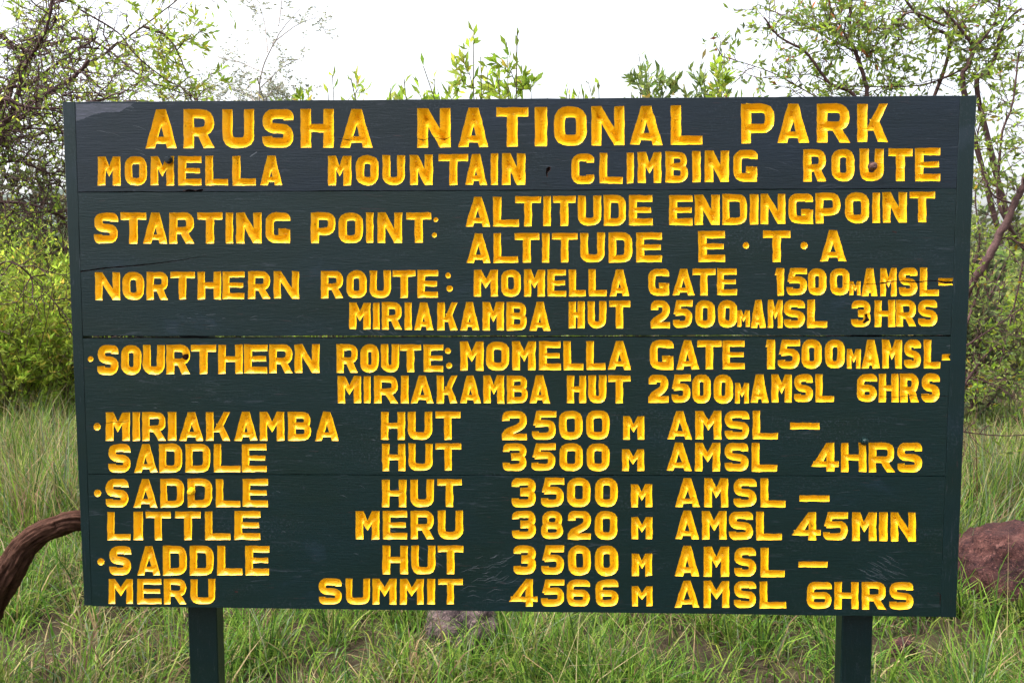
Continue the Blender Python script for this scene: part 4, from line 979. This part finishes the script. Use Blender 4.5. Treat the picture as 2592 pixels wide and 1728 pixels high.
def field(name, label, x0, x1, y0, y1, ntuft, per, Lm, wd, wts, mask=None, tr=.05, upr=.5, segs=3, dryt=.52):
    tx = rng.uniform(x0, x1, ntuft); ty = y0 + (y1 - y0) * rng.random(ntuft)
    if mask is not None: k = mask(tx, ty); tx, ty = tx[k], ty[k]
    nt_ = len(tx); dens = np.array([noise.noise(Vector((a * 1.6, b * 1.6, 0))) for a, b in zip(tx, ty)]); dry = np.array([noise.noise(Vector((a * .9, b * .9, 7))) for a, b in zip(tx, ty)])
    cnt = np.clip(per * (1 + 1.9 * dens) * rng.uniform(.4, 1.6, nt_), 2, None).astype(int); ti = np.repeat(np.arange(nt_), cnt); n = len(ti)
    a = rng.uniform(0, 2 * math.pi, n); rr = tr * np.sqrt(rng.random(n)); x = tx[ti] + rr * np.cos(a); y = ty[ti] + rr * np.sin(a)
    root = np.stack([x, y, gz(x, y) - .01], 1); az = a + rng.normal(0, .9, n)
    sc_t = (rng.uniform(.6, 1.4, nt_) * (1 + .5 * dens))[ti]; L = Lm * sc_t * rng.uniform(.35, 1.25, n)
    lean = np.abs(rng.normal(.25, .25, n)) * (1.5 - upr); curl = np.abs(rng.normal(1.0, .6, n)) * (1.6 - upr)
    W_ = np.array(wts, float); cols = palette(rng, n, GC, W_, .2)
    isd = (dry[ti] + rng.normal(0, .25, n)) > dryt; cols[isd] = palette(rng, int(isd.sum()), GC, [.5, .5, .5, 2, 4, 2, 2], .2)
    V, T_, C = blades(root, az, L, lean, curl, wd * rng.uniform(.5, 1.3, n), cols, segs)
    tag(link(name, fastmesh(name, V, T_, GRASS, C)), label, 'grass', kind='stuff'); return n
W0 = [5, 5, 3, 3, .9, .4, .8]
notrock = lambda x, y: ~(((x - at(1062, 1470, 1.18)[0]) / .13) ** 2 + ((y - 1.06) / .15) ** 2 < 1) & ~(((x - at(2335, 1385, 1.75)[0]) / .30) ** 2 + ((y - 1.75) / .26) ** 2 < 1)
nb = 0
nb += field('grass', 'lush green grass around and behind the posts', -3.0, 3.0, -.6, 3.2, 3500, 18, .21, .0062, W0, notrock, .05, .45)
nb += field('grass_thatch', 'dead straw and thatch lying between the grass blades', -3.0, 3.0, -.6, 4.0, 1300, 7, .15, .0034, [.3, .3, .3, 1, 5, 4, 2], notrock, .09, -.2)
nb += field('side_grass', 'rougher grass further out on both sides of the board', -8.0, 6.0, -1.5, 3.2, 2200, 16, .24, .0075, W0, lambda x, y: (np.abs(x) > 2.9), .09, .5)
nb += field('fallen_straw', 'long pale dry stalks leaning over the green grass', -2.6, 2.6, .3, 3.4, 110, 4, .55, .0042, [0, 0, 0, .3, 5, 1, 1], None, .08, .1)
nb += field('tall_meadow_grass', 'taller mixed meadow grass beyond the boulders', -8.0, 7.0, 3.0, 7.0, 4000, 20, .26, .007, [3, 3, 2, 3, 4, 2, 2], None, .08, .6)
nb += field('far_meadow_grass', 'pale far meadow grass at the foot of the scrub', -22, 20, 7.0, 20.0, 6500, 12, .45, .018, [3, 3, 2, 3, 4, 2, 2], None, .2, .7)
nb += field('dry_tall_grass', 'tall pale dry grass stalks at the foot of the left bushes', -6.0, -1.6, 2.4, 6.2, 900, 20, .36, .007, [3, 3, 2, 3, 4, 2, 3], lambda x, y: ((x - .08) / (y + 2.32) < -.42) & ((x - .08) / (y + 2.32) > -.75), .09, .9)
nb += field('reed_grass', 'tall grey-green blades below the wiry shrub', 1.9, 3.3, 2.0, 4.0, 150, 26, .42, .006, [2, 2, 2, 3, 2, 1, 4], None, .08, .95)
print('blades', nb)

# dried flower head lying in the grass left of the right post
p = at(1772, 1450, 1.35); r_ = np.random.default_rng(3); n = 70
root = np.tile([[p[0], p[1], float(gz(p[0], p[1])) + .10]], (n, 1)) + r_.normal(0, .006, (n, 3))
V, T_, C = blades(root, r_.uniform(0, 6.28, n), r_.uniform(.025, .06, n), np.abs(r_.normal(1.0, .5, n)), r_.normal(.6, .5, n), np.full(n, .004), palette(r_, n, [(0.45, 0.30, 0.22), (0.32, 0.20, 0.14)], [1, 1], .2))
o0 = root.mean(0) * [1, 1, 0]
hd = empty('dried_seed_head', tuple(o0)); tag(hd, 'small pale dried seed head standing in the grass left of the right post', 'seed head')
link('bristles', fastmesh('bristles', V - o0, T_, GRASS, C), hd)
V, Q = tubes([(np.array([[0, 0, -.01], [.004, .002, .05], [0, 0, .105]]), np.array([.002, .0018, .0015]))], 5); link('stalk', fastmesh('stalk', V, Q, STEM), hd)
